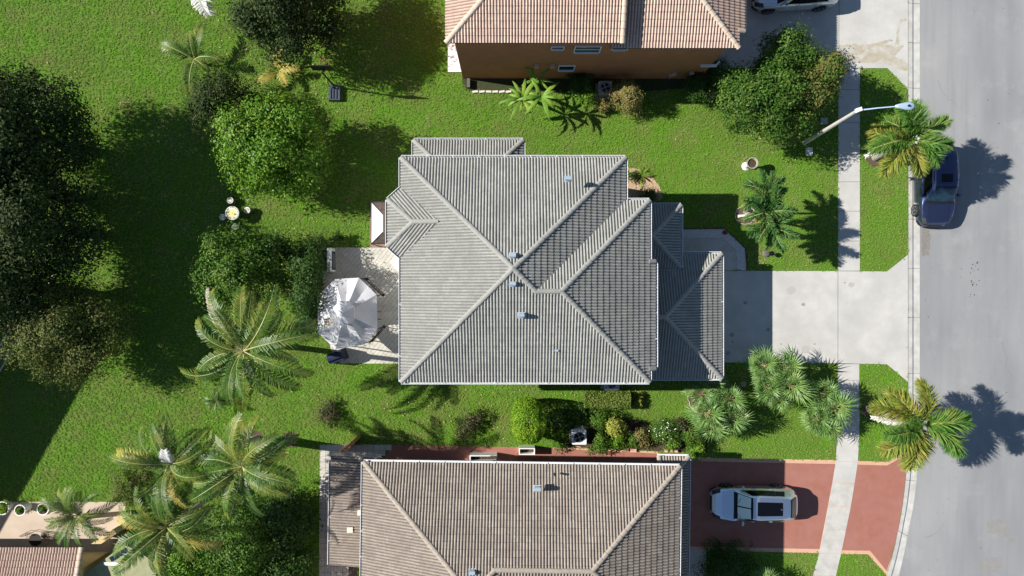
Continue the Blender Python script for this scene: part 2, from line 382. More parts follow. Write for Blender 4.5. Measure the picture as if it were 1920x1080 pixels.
# tar drops and stains on the road
mb = MB()
for i in range(60):
    if i < 22: x, y, r = 1828 + rng.normal(0, 6), 500 + rng.uniform(-10, 60), rng.uniform(.02, .05)
    else: x, y, r = rng.uniform(1735, 1915), rng.uniform(0, 1080), rng.uniform(.015, .04)
    c = G(x, y)
    k = 7; mb.add([(c.x + r * math.cos(t * 6.283 / k) * rng.uniform(.6, 1.1), c.y + r * math.sin(t * 6.283 / k) * rng.uniform(.6, 1.1), -0.042) for t in range(k)], [tuple(range(k))])
tag(mb.build('tar_drops', M['tar']), 'small dark tar and oil drops scattered over the asphalt road', None, None, 'stuff')

def crack(px, py, n, step, ang_, seed, z=-.0445, w=.006):
    rg_ = np.random.default_rng(seed); p = G(px, py); mb_ = MB(); a = ang_
    L_, R_2 = [], []
    for i in range(n):
        a += rg_.normal(0, .28); ww = w * rg_.uniform(.4, 1.2) * (1 - i / n * .6)
        L_.append((p.x - math.sin(a) * ww, p.y + math.cos(a) * ww, z)); R_2.append((p.x + math.sin(a) * ww, p.y - math.cos(a) * ww, z))
        p = p + Vector((math.cos(a), math.sin(a), 0)) * step
    mb_.add(L_ + R_2, [(i, n + i, n + i + 1, i + 1) for i in range(n - 1)])
    mb_.build('road_crack', M['tar'])['kind'] = 'structure'
for k_, (cx_, cy_, nn_, aa_) in enumerate([(1760, 150, 24, -1.4), (1880, 640, 26, -1.7), (1735, 1010, 18, .2)]): crack(cx_, cy_, nn_, .09, aa_, 200 + k_)
# kerb in segments
kerb = mk('kerb', [G(*p, -0.1) for p in KIN] + [G(*p, -0.1) for p in KOUT],
          [(i, i + 1, len(KIN) + i + 1, len(KIN) + i) for i in range(len(KIN) - 1)], M['joint'])
kerb['kind'] = 'structure'
def polypt(poly, y):
    for i in range(len(poly) - 1):
        if poly[i][1] <= y <= poly[i + 1][1]:
            t = (y - poly[i][1]) / (poly[i + 1][1] - poly[i][1])
            return (poly[i][0] + t * (poly[i + 1][0] - poly[i][0]), y)
    return poly[-1]
ys = [-190, -92, 6, 80, 165, 250, 320, 411, 503, 595, 700, 800, 900, 995, 1090, 1180]
yo = [y for y in ys]
for i in range(len(ys) - 1):
    V = []; F = []; n = 6
    for k in range(n + 1):
        y = ys[i] + (ys[i + 1] - ys[i]) * k / n + (0.35 if k == 0 else -0.35 if k == n else 0)
        a = G(*polypt(KIN, y)); b = G(*polypt(KOUT, y + (min(max(y - 870, 0) * .085, 14))))
        for s_, z in ((0.0, 0.012), (0.35, 0.0), (0.46, -0.045), (0.5, -0.055), (1.0, -0.043)):
            V.append((a.x + (b.x - a.x) * s_, a.y + (b.y - a.y) * s_, z))
    for k in range(n):
        for j in range(4):
            q = k * 5 + j; F.append((q, q + 5, q + 6, q + 1))
    mk('kerb_stone', V, F, M['kerb'], kerb)

# sidewalk slabs
sw = [(-190, 1572, 1612), (128, 1572, 1612), (508, 1571, 1612), (690, 1571, 1611), (820, 1570, 1611), (870, 1566.7, 1608), (955, 1551.5, 1594), (1037, 1536, 1577), (1080, 1524, 1567), (1180, 1490, 1535), (1300, 1440, 1487)]
def swx(y, j):
    for i in range(len(sw) - 1):
        if sw[i][0] <= y <= sw[i + 1][0]:
            t = (y - sw[i][0]) / (sw[i + 1][0] - sw[i][0]); return sw[i][j] + t * (sw[i + 1][j] - sw[i][j])
sidewalk = mk('sidewalk', [G(swx(y, j), y, 0.004) for y in (128, 508, 690, 870, 1037, 1180) for j in (1, 2)],
              [(2 * i, 2 * i + 1, 2 * i + 3, 2 * i + 2) for i in range(5)], M['joint'])
sidewalk['kind'] = 'structure'
cuts = [128, 168, 230, 290, 341, 396, 452, 508, 682, 713, 766, 818, 865, 905, 950, 993, 1037, 1080, 1130]
for i in range(len(cuts) - 1):
    y0, y1 = cuts[i] + .35, cuts[i + 1] - .35
    if cuts[i] == 508: continue
    pts = [(swx(y0, 1), y0), (swx(y0, 2), y0), (swx(y1, 2), y1), (swx(y1, 1), y1)]
    mb = MB(); mb.prism([(G(*p).x, G(*p).y) for p in pts], 0.0, 0.018)
    mb.build('slab', M['concrete'] if y0 < 868 else M['concrete_old'], sidewalk)

def slabs(name, polys, mat, z=0.016, joint=None, jz=0.004):
    base = sheet(name, joint if joint else polys[0], jz, M['joint'])
    for p in polys:
        mb = MB(); mb.prism([(G(*q).x, G(*q).y) for q in p], jz - .002, z)
        mb.build('slab', mat, base)
    return base
g = .45
slabs('driveway', [[(1300, 507.6), (1571 - g, 508.4), (1571 - g, 681), (1300, 679)],
                   [(1571 + g, 508.4), (1663, 509), (1702.3, 477.5), (1702.3, 716), (1663, 683), (1571 + g, 681)]],
      M['concrete'], 0.016, [(1300, 507.6), (1663, 508.6), (1702.6, 477), (1702.6, 716.5), (1663, 683.3), (1300, 679.4)])
slabs('neighbour_driveway', [[(1300, -400), (1573 - g, -400), (1573 - g, 128), (1420, 128), (1300, 128)],
                   [(1573 + g, -400), (1702.3, -400), (1702.3, 167), (1664, 127.8), (1573 + g, 127.8)]],
      M['concrete'], 0.016, [(1300, -400), (1702.6, -400), (1702.6, 167.5), (1664, 128.2), (1300, 128.2)])
# water stain running over the upper apron: an irregular flat film
def blob(name, pts, z, mat, jit=1.0, sub=6):
    out = []
    for i in range(len(pts)):
        a, b = pts[i], pts[(i + 1) % len(pts)]
        for k in range(sub):
            t = k / sub; out.append((a[0] + (b[0] - a[0]) * t + rng.normal(0, jit), a[1] + (b[1] - a[1]) * t + rng.normal(0, jit)))
    return sheet(name, out, z, mat)
blob('wet_stain', [(1574, 84), (1600, 83), (1625, 85), (1650, 79), (1668, 74), (1672, 77), (1655, 84), (1683, 88), (1694, 84), (1686, 97), (1675, 106), (1690, 112), (1701, 118), (1701, 134), (1684, 130), (1664, 121), (1640, 118), (1610, 118), (1578, 114)], 0.020, M['stain'], .7)
blob('wet_stain', [(1678, 84), (1681, 60), (1684, 45), (1688, 36), (1700, 35), (1700, 38), (1690, 40), (1686, 52), (1684, 70), (1685, 84)], 0.0205, M['stain'], .5, 4)

for i, (px, py, rr) in enumerate([(1397, 568, 4), (1372, 628, 5), (1373, 641, 2.5), (1464, 645, 2), (1527, 645, 2.2), (1596, 534, 6), (1584, 530, 2), (1506, 571, 4), (1483, 545, 9), (1440, 618, 4), (1365, 662, 5), (1510, 655, 9), (1640, 88, 1.5)]):
    blob('oil_stain', [(px + rr * math.cos(t), py + rr * .8 * math.sin(t)) for t in (0, .8, 1.6, 2.4, 3.2, 4, 4.8, 5.6)], .0172 + i * .00003, material('faint_stain', tuple(c_ * (.86 if rr > 5 else .62) for c_ in (0.47, 0.455, 0.42)), None, rough=.9), rr * .08, 3)
blob('tyre_dirt', [(1728, 425), (1742, 422), (1746, 445), (1742, 478), (1730, 482)], -.0455, material('dirty_asphalt', (0.19, 0.17, 0.15), (0.25, 0.235, 0.21), 9), 1.2, 5)
# red driveway of the brown house
rd = sheet('red_driveway', [(1270, 857.5), (1567, 862.5), (1608, 864), (1660, 866), (1678, 857), (1701, 838), (1700.5, 870), (1697, 905), (1684, 995), (1662.5, 1079), (1627, 1039), (1577, 1039), (1536, 1037), (1270, 1031)], 0.008, M['peach'])
sheet('red_paint', [(1270, 864), (1567, 870), (1536.4, 1029.4), (1270, 1024)], 0.013, M['red'])
sheet('red_paint', [(1607, 871), (1663, 872.6), (1684, 861), (1701, 845), (1700, 870), (1697, 905), (1691.5, 950), (1683.5, 995), (1671, 1045), (1662, 1070), (1631, 1032.5), (1577.5, 1031.6)], 0.013, M['red'])
sheet('side_walkway', [(1293 - 30, 1031), (1324, 1031), (1324, 1200), (1293 - 30, 1200)], 0.012, M['concrete_old'])

# red walkway and white terrace beside the brown house
sheet('red_walkway', [(735, 834), (1040, 840), (1232, 849), (1238, 858), (1246, 870), (1246, 900), (700, 900)], 0.012, M['red'])
sheet('peach_border', [(1037, 838), (1232, 846.5), (1241, 857), (1250, 871), (1246, 872), (1238, 859), (1231, 850), (1037, 841)], 0.017, M['peach'])
terr = sheet('pale_terrace', [(600, 833), (735, 834), (700, 870), (650, 1200), (597, 1200)], 0.010, M['joint'])
mb_left = []
for j in range(34):
    for i in range(12):
        x0, y0 = 600 + i * 11.2 - j * .09, 833.6 + j * 10.9
        x1, y1 = x0 + 10.7, y0 + 10.4
        if x1 > 735 - (y0 - 834) * 1.0 and x1 > 660: continue
        if y0 > 1120: continue
        mb = MB(); mb.prism([(G(x0, y0).x, G(x0, y0).y), (G(x1, y0).x, G(x1, y0).y), (G(x1, y1).x, G(x1, y1).y), (G(x0, y1).x, G(x0, y1).y)], 0.008, 0.018 + rng.uniform(0, .003))
        mb_left.append(mb)
for mb in mb_left[:280]: mb.build('paver', M['paver_pale'], terr)

# patio of the grey house: diagonal stone planks
PAT = [(606, 464), (775, 464), (775, 681.5), (638, 681.5), (622, 660), (606, 600)]
patio = sheet('patio', PAT, 0.006, M['joint'])
def clip_poly(poly, conv):
    """poly, conv: lists of tuples (first two coordinates are clipped); conv convex, ccw"""
    out = poly
    n = len(conv)
    for i in range(n):
        a = conv[i]; b = conv[(i + 1) % n]
        ex, ey = b[0] - a[0], b[1] - a[1]
        inp = out; out = []
        if not inp: return []
        dprev = ex * (inp[-1][1] - a[1]) - ey * (inp[-1][0] - a[0])
        for k in range(len(inp)):
            p = inp[k]; q = inp[k - 1]
            d = ex * (p[1] - a[1]) - ey * (p[0] - a[0])
            if (d >= 0) != (dprev >= 0):
                t = dprev / (dprev - d)
                out.append(tuple(q[c] + (p[c] - q[c]) * t for c in range(len(p))))
            if d >= 0: out.append(p)
            dprev = d
    return out
def ccw(pts):
    a = sum(pts[i][0] * pts[(i + 1) % len(pts)][1] - pts[(i + 1) % len(pts)][0] * pts[i][1] for i in range(len(pts)))
    return list(pts) if a > 0 else list(pts)[::-1]
patw = ccw([(G(*p).x, G(*p).y) for p in PAT])
cnt = 0; extra = MB()
for i in range(-40, 60):
    for j in range(-14, 16):
        w_, l_ = 0.20, 0.80
        u0, v0 = i * w_, j * l_ + (i % 2) * .4
        q = [(u0 + .006, v0 + .006), (u0 + w_ - .006, v0 + .006), (u0 + w_ - .006, v0 + l_ - .006), (u0 + .006, v0 + l_ - .006)]
        c45 = math.cos(-.68); s45 = math.sin(-.68); cx, cy = G(690, 570).x, G(690, 570).y
        q = [(cx + a * c45 - b * s45, cy + a * s45 + b * c45) for a, b in q]
        q = clip_poly(q, patw)
        if len(q) < 3: continue
        zt = 0.016 + rng.uniform(0, .004)
        mb = MB(); mb.prism(q, 0.006, zt); cnt += 1
        if cnt <= 290: mb.build('paver', M['paver_pale'], patio)
        else: extra.prism(q, 0.006, zt)
if extra.V:
    o = extra.build('paver_field', M['paver_pale'], patio); o['kind'] = 'stuff'
sheet('white_step', [(733, 492), (742, 480), (776, 508), (776, 520), (757, 520)], 0.06, M['white_paint'], thick=0.05)
sheet('west_slab', [(840, -20), (880, -20), (880, 135.5), (840, 135.5)], 0.08, M['white_paint'], thick=0.08)
sheet('bed_strip', [(866, 146), (1330, 146), (1330, 163), (1200, 172), (1000, 172), (872, 170)], 0.006, material('shaded_bed', (0.035, 0.045, 0.018), (0.07, 0.075, 0.035), 12, 0.95, 0.8, 40, 0.1))  # dark green bed, the shade below the wall painted into its colour

# entry walk with gravel border
sheet('gravel_border', [(1240, 430), (1358, 429), (1397, 466), (1400, 507), (1380, 507), (1240, 507)], 0.006, M['gravel'])
ew = slabs('entry_walk', [[(1240, 447), (1355, 447), (1380, 470), (1380, 507), (1240, 507)]], M['concrete_old'], 0.022)
def pebbles(name, polys, n, r0, r1, mat, label, z=0.0, seed=3):
    rg = np.random.default_rng(seed); mb = MB()
    k = 0
    P_ = [ccw([(G(*p).x, G(*p).y) for p in q]) for q in polys]
    xs = [p[0] for q in P_ for p in q]; ys_ = [p[1] for q in P_ for p in q]
    while k < n:
        x, y = rg.uniform(min(xs), max(xs)), rg.uniform(min(ys_), max(ys_))
        if not any(inside((x, y), q) for q in P_): continue
        r = rg.uniform(r0, r1); a = rg.uniform(0, 3.1)
        ca, sa = math.cos(a), math.sin(a)
        vv = []
        for (dx, dy, dz) in ((1, 0, 0), (0, .75, 0), (-1, 0, 0), (0, -.75, 0), (0, 0, .7)):
            dx *= r; dy *= r; vv.append((x + dx * ca - dy * sa, y + dx * sa + dy * ca, z + dz * r))
        mb.add(vv, [(0, 1, 4), (1, 2, 4), (2, 3, 4), (3, 0, 4)]); k += 1
    return tag(mb.build(name, mat), label, None, None, 'stuff')
def inside(p, conv):
    for i in range(len(conv)):
        a = conv[i]; b = conv[(i + 1) % len(conv)]
        if (b[0] - a[0]) * (p[1] - a[1]) - (b[1] - a[1]) * (p[0] - a[0]) < 0: return False
    return True
pebbles('gravel_stones', [[(1240, 431), (1358, 430), (1356, 446), (1240, 446)], [(1358, 430), (1396, 466), (1381, 469), (1356, 447)], [(1381, 469), (1396, 466), (1399, 506), (1381, 506)]], 4600, .025, .055, M['pebble'],
        'white and grey gravel along the curved front walkway', .008)
# edging strip around the gravel
mb = MB()
ed = [(1240, 429), (1358, 428), (1398, 465.5), (1401, 507)]
mb.tube([G(*p, .03) for p in ed], .03, 6)
mb.build('edging_strip', material('brown_edging', (0.10, 0.055, 0.035)))['kind'] = 'structure'

# pea gravel bed with agave
arc = [(1141, 318), (1150, 314), (1175, 313), (1198, 318), (1220, 330), (1234, 345), (1241, 360), (1243, 372), (1215, 384), (1150, 384), (1141, 384)]
sheet('pea_gravel_bed', arc, 0.006, material('pea_gravel', (0.40, 0.28, 0.18), (0.55, 0.41, 0.28), 25, 0.9, 0.6, 50))
pebbles('pea_gravel', [arc], 4200, .018, .04, M['pebble_tan'], 'tan pea gravel in the curved bed beside the grey house', .008, 5)
# mulch rings
def ring(name, cx, cy, r, mat, label, z=.008, rim=None, sq=1.0):
    n = 28
    pts = [(cx + r * math.cos(t * 2 * math.pi / n) * (1 + rng.normal(0, .03)), cy + sq * r * math.sin(t * 2 * math.pi / n) * (1 + rng.normal(0, .03))) for t in range(n)]
    o = sheet(name, pts, z, mat)
    if rim: 
        mb = MB(); mb.tube([G(*p, .03) for p in pts] + [G(*pts[0], .03)], .035, 6); mb.build('edging_ring', rim)['kind'] = 'structure'
    return pts
ring('mulch_ring', 1397, 404, 19, M['mulch'], '', rim=M['stone'], sq=.9)
ring('mulch_ring', 1640, 296, 17, M['mulch'], '', rim=None)
ring('mulch_ring', 1628, 770, 15, M['mulch'], '')
ring('mulch_ring', 1316, 748, 26, M['mulch'], '', rim=M['stone'], sq=1.0)
ring('mulch_ring', 480, 822, 15, M['mulch'], '', z=.009)
ring('mulch_ring', 544, 824, 16, M['mulch'], '', z=.009)
ring('bare_patch', 884, 792, 14, M['soil'], '')
ring('bare_patch', 612, 776, 13, M['soil'], '')
sheet('soil_bed', [(1060, 832), (1100, 815), (1110, 785), (1150, 780), (1230, 795), (1300, 802), (1330, 826), (1325, 850), (1240, 846), (1060, 837)], 0.006, M['soil'])
sheet('beige_patio', [(-200, 940), (235, 941), (235, 1300), (-200, 1300)], 0.012, M['beige'])

# ------------------------------------------------------------------ grass
PAVED = [
 [(1572, 128), (1612, 128), (1612, 690), (1571, 690)], [(1571, 682), (1612, 682), (1611, 820), (1608, 868), (1566, 868), (1570, 820)],
 [(1536, 1037), (1577, 1037), (1567, 1080), (1535, 1180), (1490, 1180), (1524, 1080)],
 [(1300, 507.6), (1663, 508.6), (1702.6, 477), (1702.6, 716.5), (1663, 683.3), (1300, 679.4)],
 [(1300, -400), (1703, -400), (1703, 167.5), (1664, 128.2), (1300, 128.2)],
 [(1260, 857.5), (1567, 862.5), (1608, 864), (1660, 866), (1678, 857), (1702, 836), (1700.5, 870), (1697, 905), (1684, 995), (1662.5, 1079), (1627, 1039), (1577, 1039), (1536, 1037), (1260, 1031)],
 [(1263, 1031), (1324, 1031), (1324, 1200), (1263, 1200)],
 [(735, 834), (1040, 839), (1232, 847), (1250, 871), (1246, 1200), (700, 1200)], [(600, 833), (735, 834), (700, 1200), (597, 1200)],
 PAT, [(733, 492), (742, 480), (776, 508), (776, 520), (757, 520)], [(840, -20), (1330, -20), (1330, 136), (840, 136)],
 [(866, 140), (1330, 140), (1330, 163), (1200, 172), (1000, 172), (872, 170)],
 [(1240, 428), (1358, 428), (1399, 466), (1402, 507), (1240, 507)], arc,
 [(1060, 832), (1100, 815), (1110, 785), (1150, 780), (1230, 795), (1300, 802), (1330, 826), (1325, 850), (1240, 846), (1060, 837)],
 [(-200, 940), (235, 941), (235, 1300), (-200, 1300)],
 [(795, 345), (1166, 345), (1166, 676), (795, 676)], [(801, 294), (967, 294), (967, 345), (801, 345)], [(1160, 408), (1313, 408), (1313, 685), (1160, 685)],
 [(690, 376), (790, 376), (790, 464), (690, 464)]]
def circ(cx, cy, r): return [(cx + r * math.cos(t * .3927), cy + r * math.sin(t * .3927)) for t in range(16)]
PAVED += [circ(1397, 404, 17), circ(1640, 296, 15), circ(1628, 770, 13), circ(1316, 748, 24), circ(480, 822, 14), circ(544, 824, 15), circ(884, 792, 10), circ(612, 776, 9)]
def in_poly(x, y, poly):
    r = np.zeros(len(x), bool); n = len(poly)
    for i in range(n):
        x0, y0 = poly[i]; x1, y1 = poly[(i + 1) % n]
        if y0 == y1: continue
        c = ((y0 > y) != (y1 > y)) & (x < (x1 - x0) * (y - y0) / (y1 - y0) + x0)
        r ^= c
    return r
NG = 230000
gx = rng.uniform(-110, 1705, NG); gy = rng.uniform(-110, 1190, NG)
ok = ~np.zeros(NG, bool)
jx, jy = gx + rng.normal(0, .9, NG), gy + rng.normal(0, .9, NG)
for p in PAVED: ok &= ~in_poly(jx, jy, p)
kx = np.interp(gy, [p[1] for p in KIN], [p[0] for p in KIN])
ok &= gx < kx - .8
gx, gy = gx[ok], gy[ok]
tuft_V = []; tuft_F = []
rg = np.random.default_rng(11)
for b in range(11):
    a = rg.uniform(0, 6.283); r = rg.uniform(0, .055); lean = rg.uniform(.35, 1.0) * .085; h = rg.uniform(.02, .055)
    bx, by = r * math.cos(a * 1.7), r * math.sin(a * 1.7); w = rg.uniform(.006, .011)
    ca, sa = math.cos(a), math.sin(a); i0 = len(tuft_V)
    tuft_V += [(bx - sa * w, by + ca * w, 0), (bx + sa * w, by - ca * w, 0),
               (bx + ca * lean * .5 + sa * w, by + sa * lean * .5 - ca * w, h * .8), (bx + ca * lean * .5 - sa * w, by + sa * lean * .5 + ca * w, h * .8), (bx + ca * lean, by + sa * lean, h)]
    tuft_F += [(i0, i0 + 1, i0 + 2, i0 + 3), (i0 + 3, i0 + 2, i0 + 4)]
tuft_me = np_mesh('tuft', tuft_V, tuft_F); tuft_me.materials.append(M['blade'])
tuft = bpy.data.objects.new('grass_tuft', tuft_me); COL.objects.link(tuft)
tuft.location = G(250, 100, 0.0); tag(tuft, 'tuft of short lawn grass at upper left', None, None, 'stuff')
gp = np.stack([(gx - 960) * S, -(gy - 540) * S, np.full(len(gx), 0.0)], 1)
gme = bpy.data.meshes.new('grass'); gme.vertices.add(len(gp)); gme.vertices.foreach_set('co', gp.astype(np.float32).ravel()); gme.update()
grass = bpy.data.objects.new('grass', gme); COL.objects.link(grass)
tag(grass, 'short green lawn grass with faded patches between the houses', None, None, 'stuff')
ng = bpy.data.node_groups.new('grass_scatter', 'GeometryNodeTree')
ng.interface.new_socket('Geometry', in_out='INPUT', socket_type='NodeSocketGeometry')
ng.interface.new_socket('Geometry', in_out='OUTPUT', socket_type='NodeSocketGeometry')
gi = ng.nodes.new('NodeGroupInput'); go = ng.nodes.new('NodeGroupOutput')
iop = ng.nodes.new('GeometryNodeInstanceOnPoints'); oi = ng.nodes.new('GeometryNodeObjectInfo'); oi.inputs['Object'].default_value = tuft
rv = ng.nodes.new('FunctionNodeRandomValue'); rv.data_type = 'FLOAT_VECTOR'; rv.inputs[1].default_value = (.25, .25, 6.283)
rs = ng.nodes.new('FunctionNodeRandomValue'); rs.inputs[2].default_value = .7; rs.inputs[3].default_value = 1.35
ng.links.new(gi.outputs[0], iop.inputs['Points']); ng.links.new(oi.outputs['Geometry'], iop.inputs['Instance'])
ng.links.new(rv.outputs[0], iop.inputs['Rotation']); ng.links.new(rs.outputs[1], iop.inputs['Scale'])
ng.links.new(iop.outputs[0], go.inputs[0])
md = grass.modifiers.new('scatter', 'NODES'); md.node_group = ng

# ------------------------------------------------------------------ roofs
TW, TE = 0.29, 0.325
prof = []
for r in range(2):
    b0 = r * .145
    for x, h in ((0.0, .004), (.015, .038), (.052, .056), (.088, .038), (.104, .004)):
        prof.append((b0 + x, h))
prof.append((.29, .004))
TV = [(x, 0.0, h + .018 - .05 * (h > .0)) for x, h in prof]      # underside of the front edge
TV = [(x, -.020, h * .5 - .006) for x, h in prof] + [(x, 0.0, h + .032) for x, h in prof] + [(x, .365, h) for x, h in prof]
n_ = len(prof)
TF = [(i, i + 1, n_ + i + 1, n_ + i) for i in range(n_ - 1)] + [(n_ + i, n_ + i + 1, 2 * n_ + i + 1, 2 * n_ + i) for i in range(n_ - 1)]
TM = [1] * (n_ - 1) + [1 if k % 5 == 4 else 0 for k in range(n_ - 1)]  # front lips reuse the valley colour: dirt line plus painted overhang shadow
TVa = np.array(TV)

VM = {'grey_roof_tile': material('grey_tile_valley', (0.15, 0.149, 0.135), (0.205, 0.203, 0.185), 6),  # valley dirt with the shade of the narrow gaps painted into the colour
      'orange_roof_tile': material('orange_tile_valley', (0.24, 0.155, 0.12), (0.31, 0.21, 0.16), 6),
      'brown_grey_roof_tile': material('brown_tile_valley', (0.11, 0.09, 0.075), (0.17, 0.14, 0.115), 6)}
class Roof:
    def __init__(self, house, mat, capmat, tr=None):
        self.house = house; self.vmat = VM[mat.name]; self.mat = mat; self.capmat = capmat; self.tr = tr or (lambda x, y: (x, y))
        self.tiles = []; self.V = []; self.F = []; self.MI = []; self.deck = MB(); self.gut = MB(); self.caps = []
        self.rg = np.random.default_rng(len(house.name))
    def w(self, x, y, z=0):
        return G(*self.tr(x, y), z)
    def face(self, a, b, z0, polys, slope=.4167):
        A = self.w(*a); B = self.w(*b)
        cen = sum((self.w(*p) for q in polys for p in q), Vector()) / sum(len(q) for q in polys)
        u = (B - A).normalized(); w = Vector((-u.y, u.x, 0))
        if (cen - A).dot(w) < 0: w = -w
        if u.cross(w).z < 0: u = -u
        ph = math.atan(slope); c = math.cos(ph)
        v = Vector((w.x * c, w.y * c, math.sin(ph))); n = u.cross(v)
        O = Vector((A.x, A.y, z0))
        pu = []
        for q in polys:
            pts = [((self.w(*p) - A).dot(u), (self.w(*p) - A).dot(w) / c) for p in q]
            pu.append(ccw(pts))
            # deck
            W3 = [O + u * s + v * t for s, t in pu[-1]]
            m = len(W3)
            self.deck.add([p - n * .012 for p in W3] + [p - n * .012 - Vector((0, 0, .13)) for p in W3],
                          [tuple(range(m)), tuple(range(m, 2 * m))[::-1]] + [(i, m + i, m + (i + 1) % m, (i + 1) % m) for i in range(m)])
        R = Matrix((u, v, n)).transposed()
        us = [p[0] for q in pu for p in q]; vs = [p[1] for q in pu for p in q]
        i0, i1 = math.floor(min(us) / TW) - 1, math.ceil(max(us) / TW) + 1
        j0, j1 = math.floor(min(vs) / TE) - 1, math.ceil(max(vs) / TE) + 1
        for j in range(j0, j1):
            for i in range(i0, i1):
                x, y = i * TW, j * TE
                cor = [(x, y), (x + TW, y), (x + TW, y + .365), (x, y + .365)]
                full = any(all(inside(p, q) for p in cor) for q in pu)
                dz = self.rg.uniform(-.004, .004)
                if full:
                    Mx = R.to_4x4(); Mx.translation = O + u * x + v * y + n * dz
                    Mx = Mx @ Matrix.Rotation(self.rg.normal(0, .006), 4, 'Z')
                    self.tiles.append(Mx)
                else:
                    L = TVa + np.array([x, y, dz])
                    for q in pu:
                        if max(p[0] for p in q) < x or min(p[0] for p in q) > x + TW or max(p[1] for p in q) < y or min(p[1] for p in q) > y + .365: continue
                        for f, fm in zip(TF, TM):
                            r = clip_poly([tuple(L[k]) for k in f], q)
                            if len(r) >= 3:
                                bs = len(self.V)
                                self.V += [O + u * p[0] + v * p[1] + n * p[2] for p in r]
                                self.F.append(tuple(range(bs, bs + len(r)))); self.MI.append(fm)
    def cap(self, a, b, za, zb, over=.05):
        """ridge tiles from a (low) to b (high)"""
        A = self.w(*a, za + .05); B = self.w(*b, zb + .05)
        L = (B - A).length; nn = max(1, round(L / .335)); st = L / nn
        d = (B - A).normalized(); s = Vector((0, 0, 1)).cross(d).normalized(); up = d.cross(s)
        for i in range(nn):
            Mx = Matrix((d, s, up)).transposed().to_4x4(); Mx.translation = A + d * st * i - d * .02
            Mx = Mx @ Matrix.Rotation(self.rg.normal(0, .012), 4, 'Z')
            self.caps.append(Mx)
    def gutter(self, a, b, z0, straps=True):
        A = self.w(*a, z0); B = self.w(*b, z0)
        d = (B - A).normalized(); o = Vector((-d.y, d.x, 0))      # outward = left of travel
        sec = [(0, -.12), (.11, -.12), (.13, .035), (.105, .035), (.095, -.10), (0, -.10)]
        n = len(sec); V = []
        for Pp in (A - d * .0, B + d * .0):
            V += [Pp + o * (x - .01) + Vector((0, 0, z)) for x, z in sec]
        self.gut.add(V, [tuple(range(n))[::-1], tuple(range(n, 2 * n))] + [(i, (i + 1) % n, n + (i + 1) % n, n + i) for i in range(n)])
        L = (B - A).length
        if straps:
            for k in range(1, int(L / 1.25)):
                c = A + d * k * 1.25 + o * .05
                self.gut.box((c.x, c.y, z0 + .037), (.03, .14, .008), math.atan2(d.y, d.x))
    def finish(self):
        h = self.house
        roof = self.deck.build('roof', M['deck'], h)
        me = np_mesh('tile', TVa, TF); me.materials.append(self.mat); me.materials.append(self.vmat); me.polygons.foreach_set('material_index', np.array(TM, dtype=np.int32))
        self.tiles.sort(key=lambda m: -m.translation.z)
        o0 = Matrix.Translation(-WL[h.name])
        for Mx in self.tiles[:300]: inst('tile', me, o0 @ Mx, roof)
        V = [np.array([tuple(v) for v in self.V])] if self.V else []
        F = list(self.F); nb = len(self.V); MI = list(self.MI)
        rest = self.tiles[300:]
        if rest:
            TH = np.concatenate([TVa, np.ones((len(TVa), 1))], 1)
            for Mx in rest:
                V.append((TH @ np.array(Mx).T)[:, :3])
                F += [tuple(nb + k for k in f) for f in TF]; nb += len(TVa); MI += TM
        if V:
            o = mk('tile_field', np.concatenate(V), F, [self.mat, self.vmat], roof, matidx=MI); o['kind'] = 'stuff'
        # ridge tile mesh
        r0, r1, Lc, k = .128, .104, .375, 9
        CV = []; 
        for x, r in ((0, r0), (-.014, r0 - .014), (Lc, r1)):
            for i in range(k):
                t = math.pi * i / (k - 1); CV.append((x, r * math.cos(t), r * .72 * math.sin(t) - .02))
        CF = [(i, i + 1, 2 * k + i + 1, 2 * k + i) for i in range(k - 1)] + [(i + 1, i, k + i, k + i + 1) for i in range(k - 1)] + [tuple(range(k, 2 * k))]
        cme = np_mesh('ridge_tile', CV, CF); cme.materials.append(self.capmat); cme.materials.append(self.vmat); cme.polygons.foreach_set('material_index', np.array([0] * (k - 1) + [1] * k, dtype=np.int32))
        for Mx in self.caps[:290]: inst('ridge_tile', cme, o0 @ Mx, roof)
        if self.gut.V: self.gut.build('gutter', M['gutter'], h)
        self.roof = roof
        return roof

def window(h, c, w, hgt, nrm, mat_f=None, mull=True):
    """c centre, nrm outward unit normal (horizontal)"""
    t = Vector((-nrm.y, nrm.x, 0)); rz = math.atan2(t.y, t.x)
    f = MB(); c = Vector(c)
    for sx in (-1, 1):
        q = c + t * sx * w / 2 + nrm * .02; f.box(q, (.045, .07, hgt + .045), rz)
    for sz in (-1, 1):
        q = c + Vector((0, 0, sz * hgt / 2)) + nrm * .03; f.box(q, (w - .045, .07 + (.04 if sz < 0 else 0), .045), rz)
    if mull: f.box(c + nrm * .025, (w - .06, .05, .04), rz)
    wo = f.build('window', mat_f or M['frame_white'], h)
    p = MB(); p.box(c + nrm * .008, (w - .06, .012, hgt - .06), rz); 
    mk('pane', p.V, p.F, M['glass'], wo)
    return wo
def door(h, c, w, hgt, nrm, mat, name='door', panels=4):
    t = Vector((-nrm.y, nrm.x, 0)); rz = math.atan2(t.y, t.x); c = Vector(c)
    d = MB(); d.box(c + nrm * .03, (w, .06, hgt), rz); o = d.build(name, mat, h)
    for k in range(panels):
        p = MB(); zc = c.z - hgt / 2 + hgt * (k + .5) / panels
        p.box((c.x + nrm.x * .07, c.y + nrm.y * .07, zc), (w * .94, .025, hgt / panels * .86), rz); p.build('panel', mat, o)
    return o

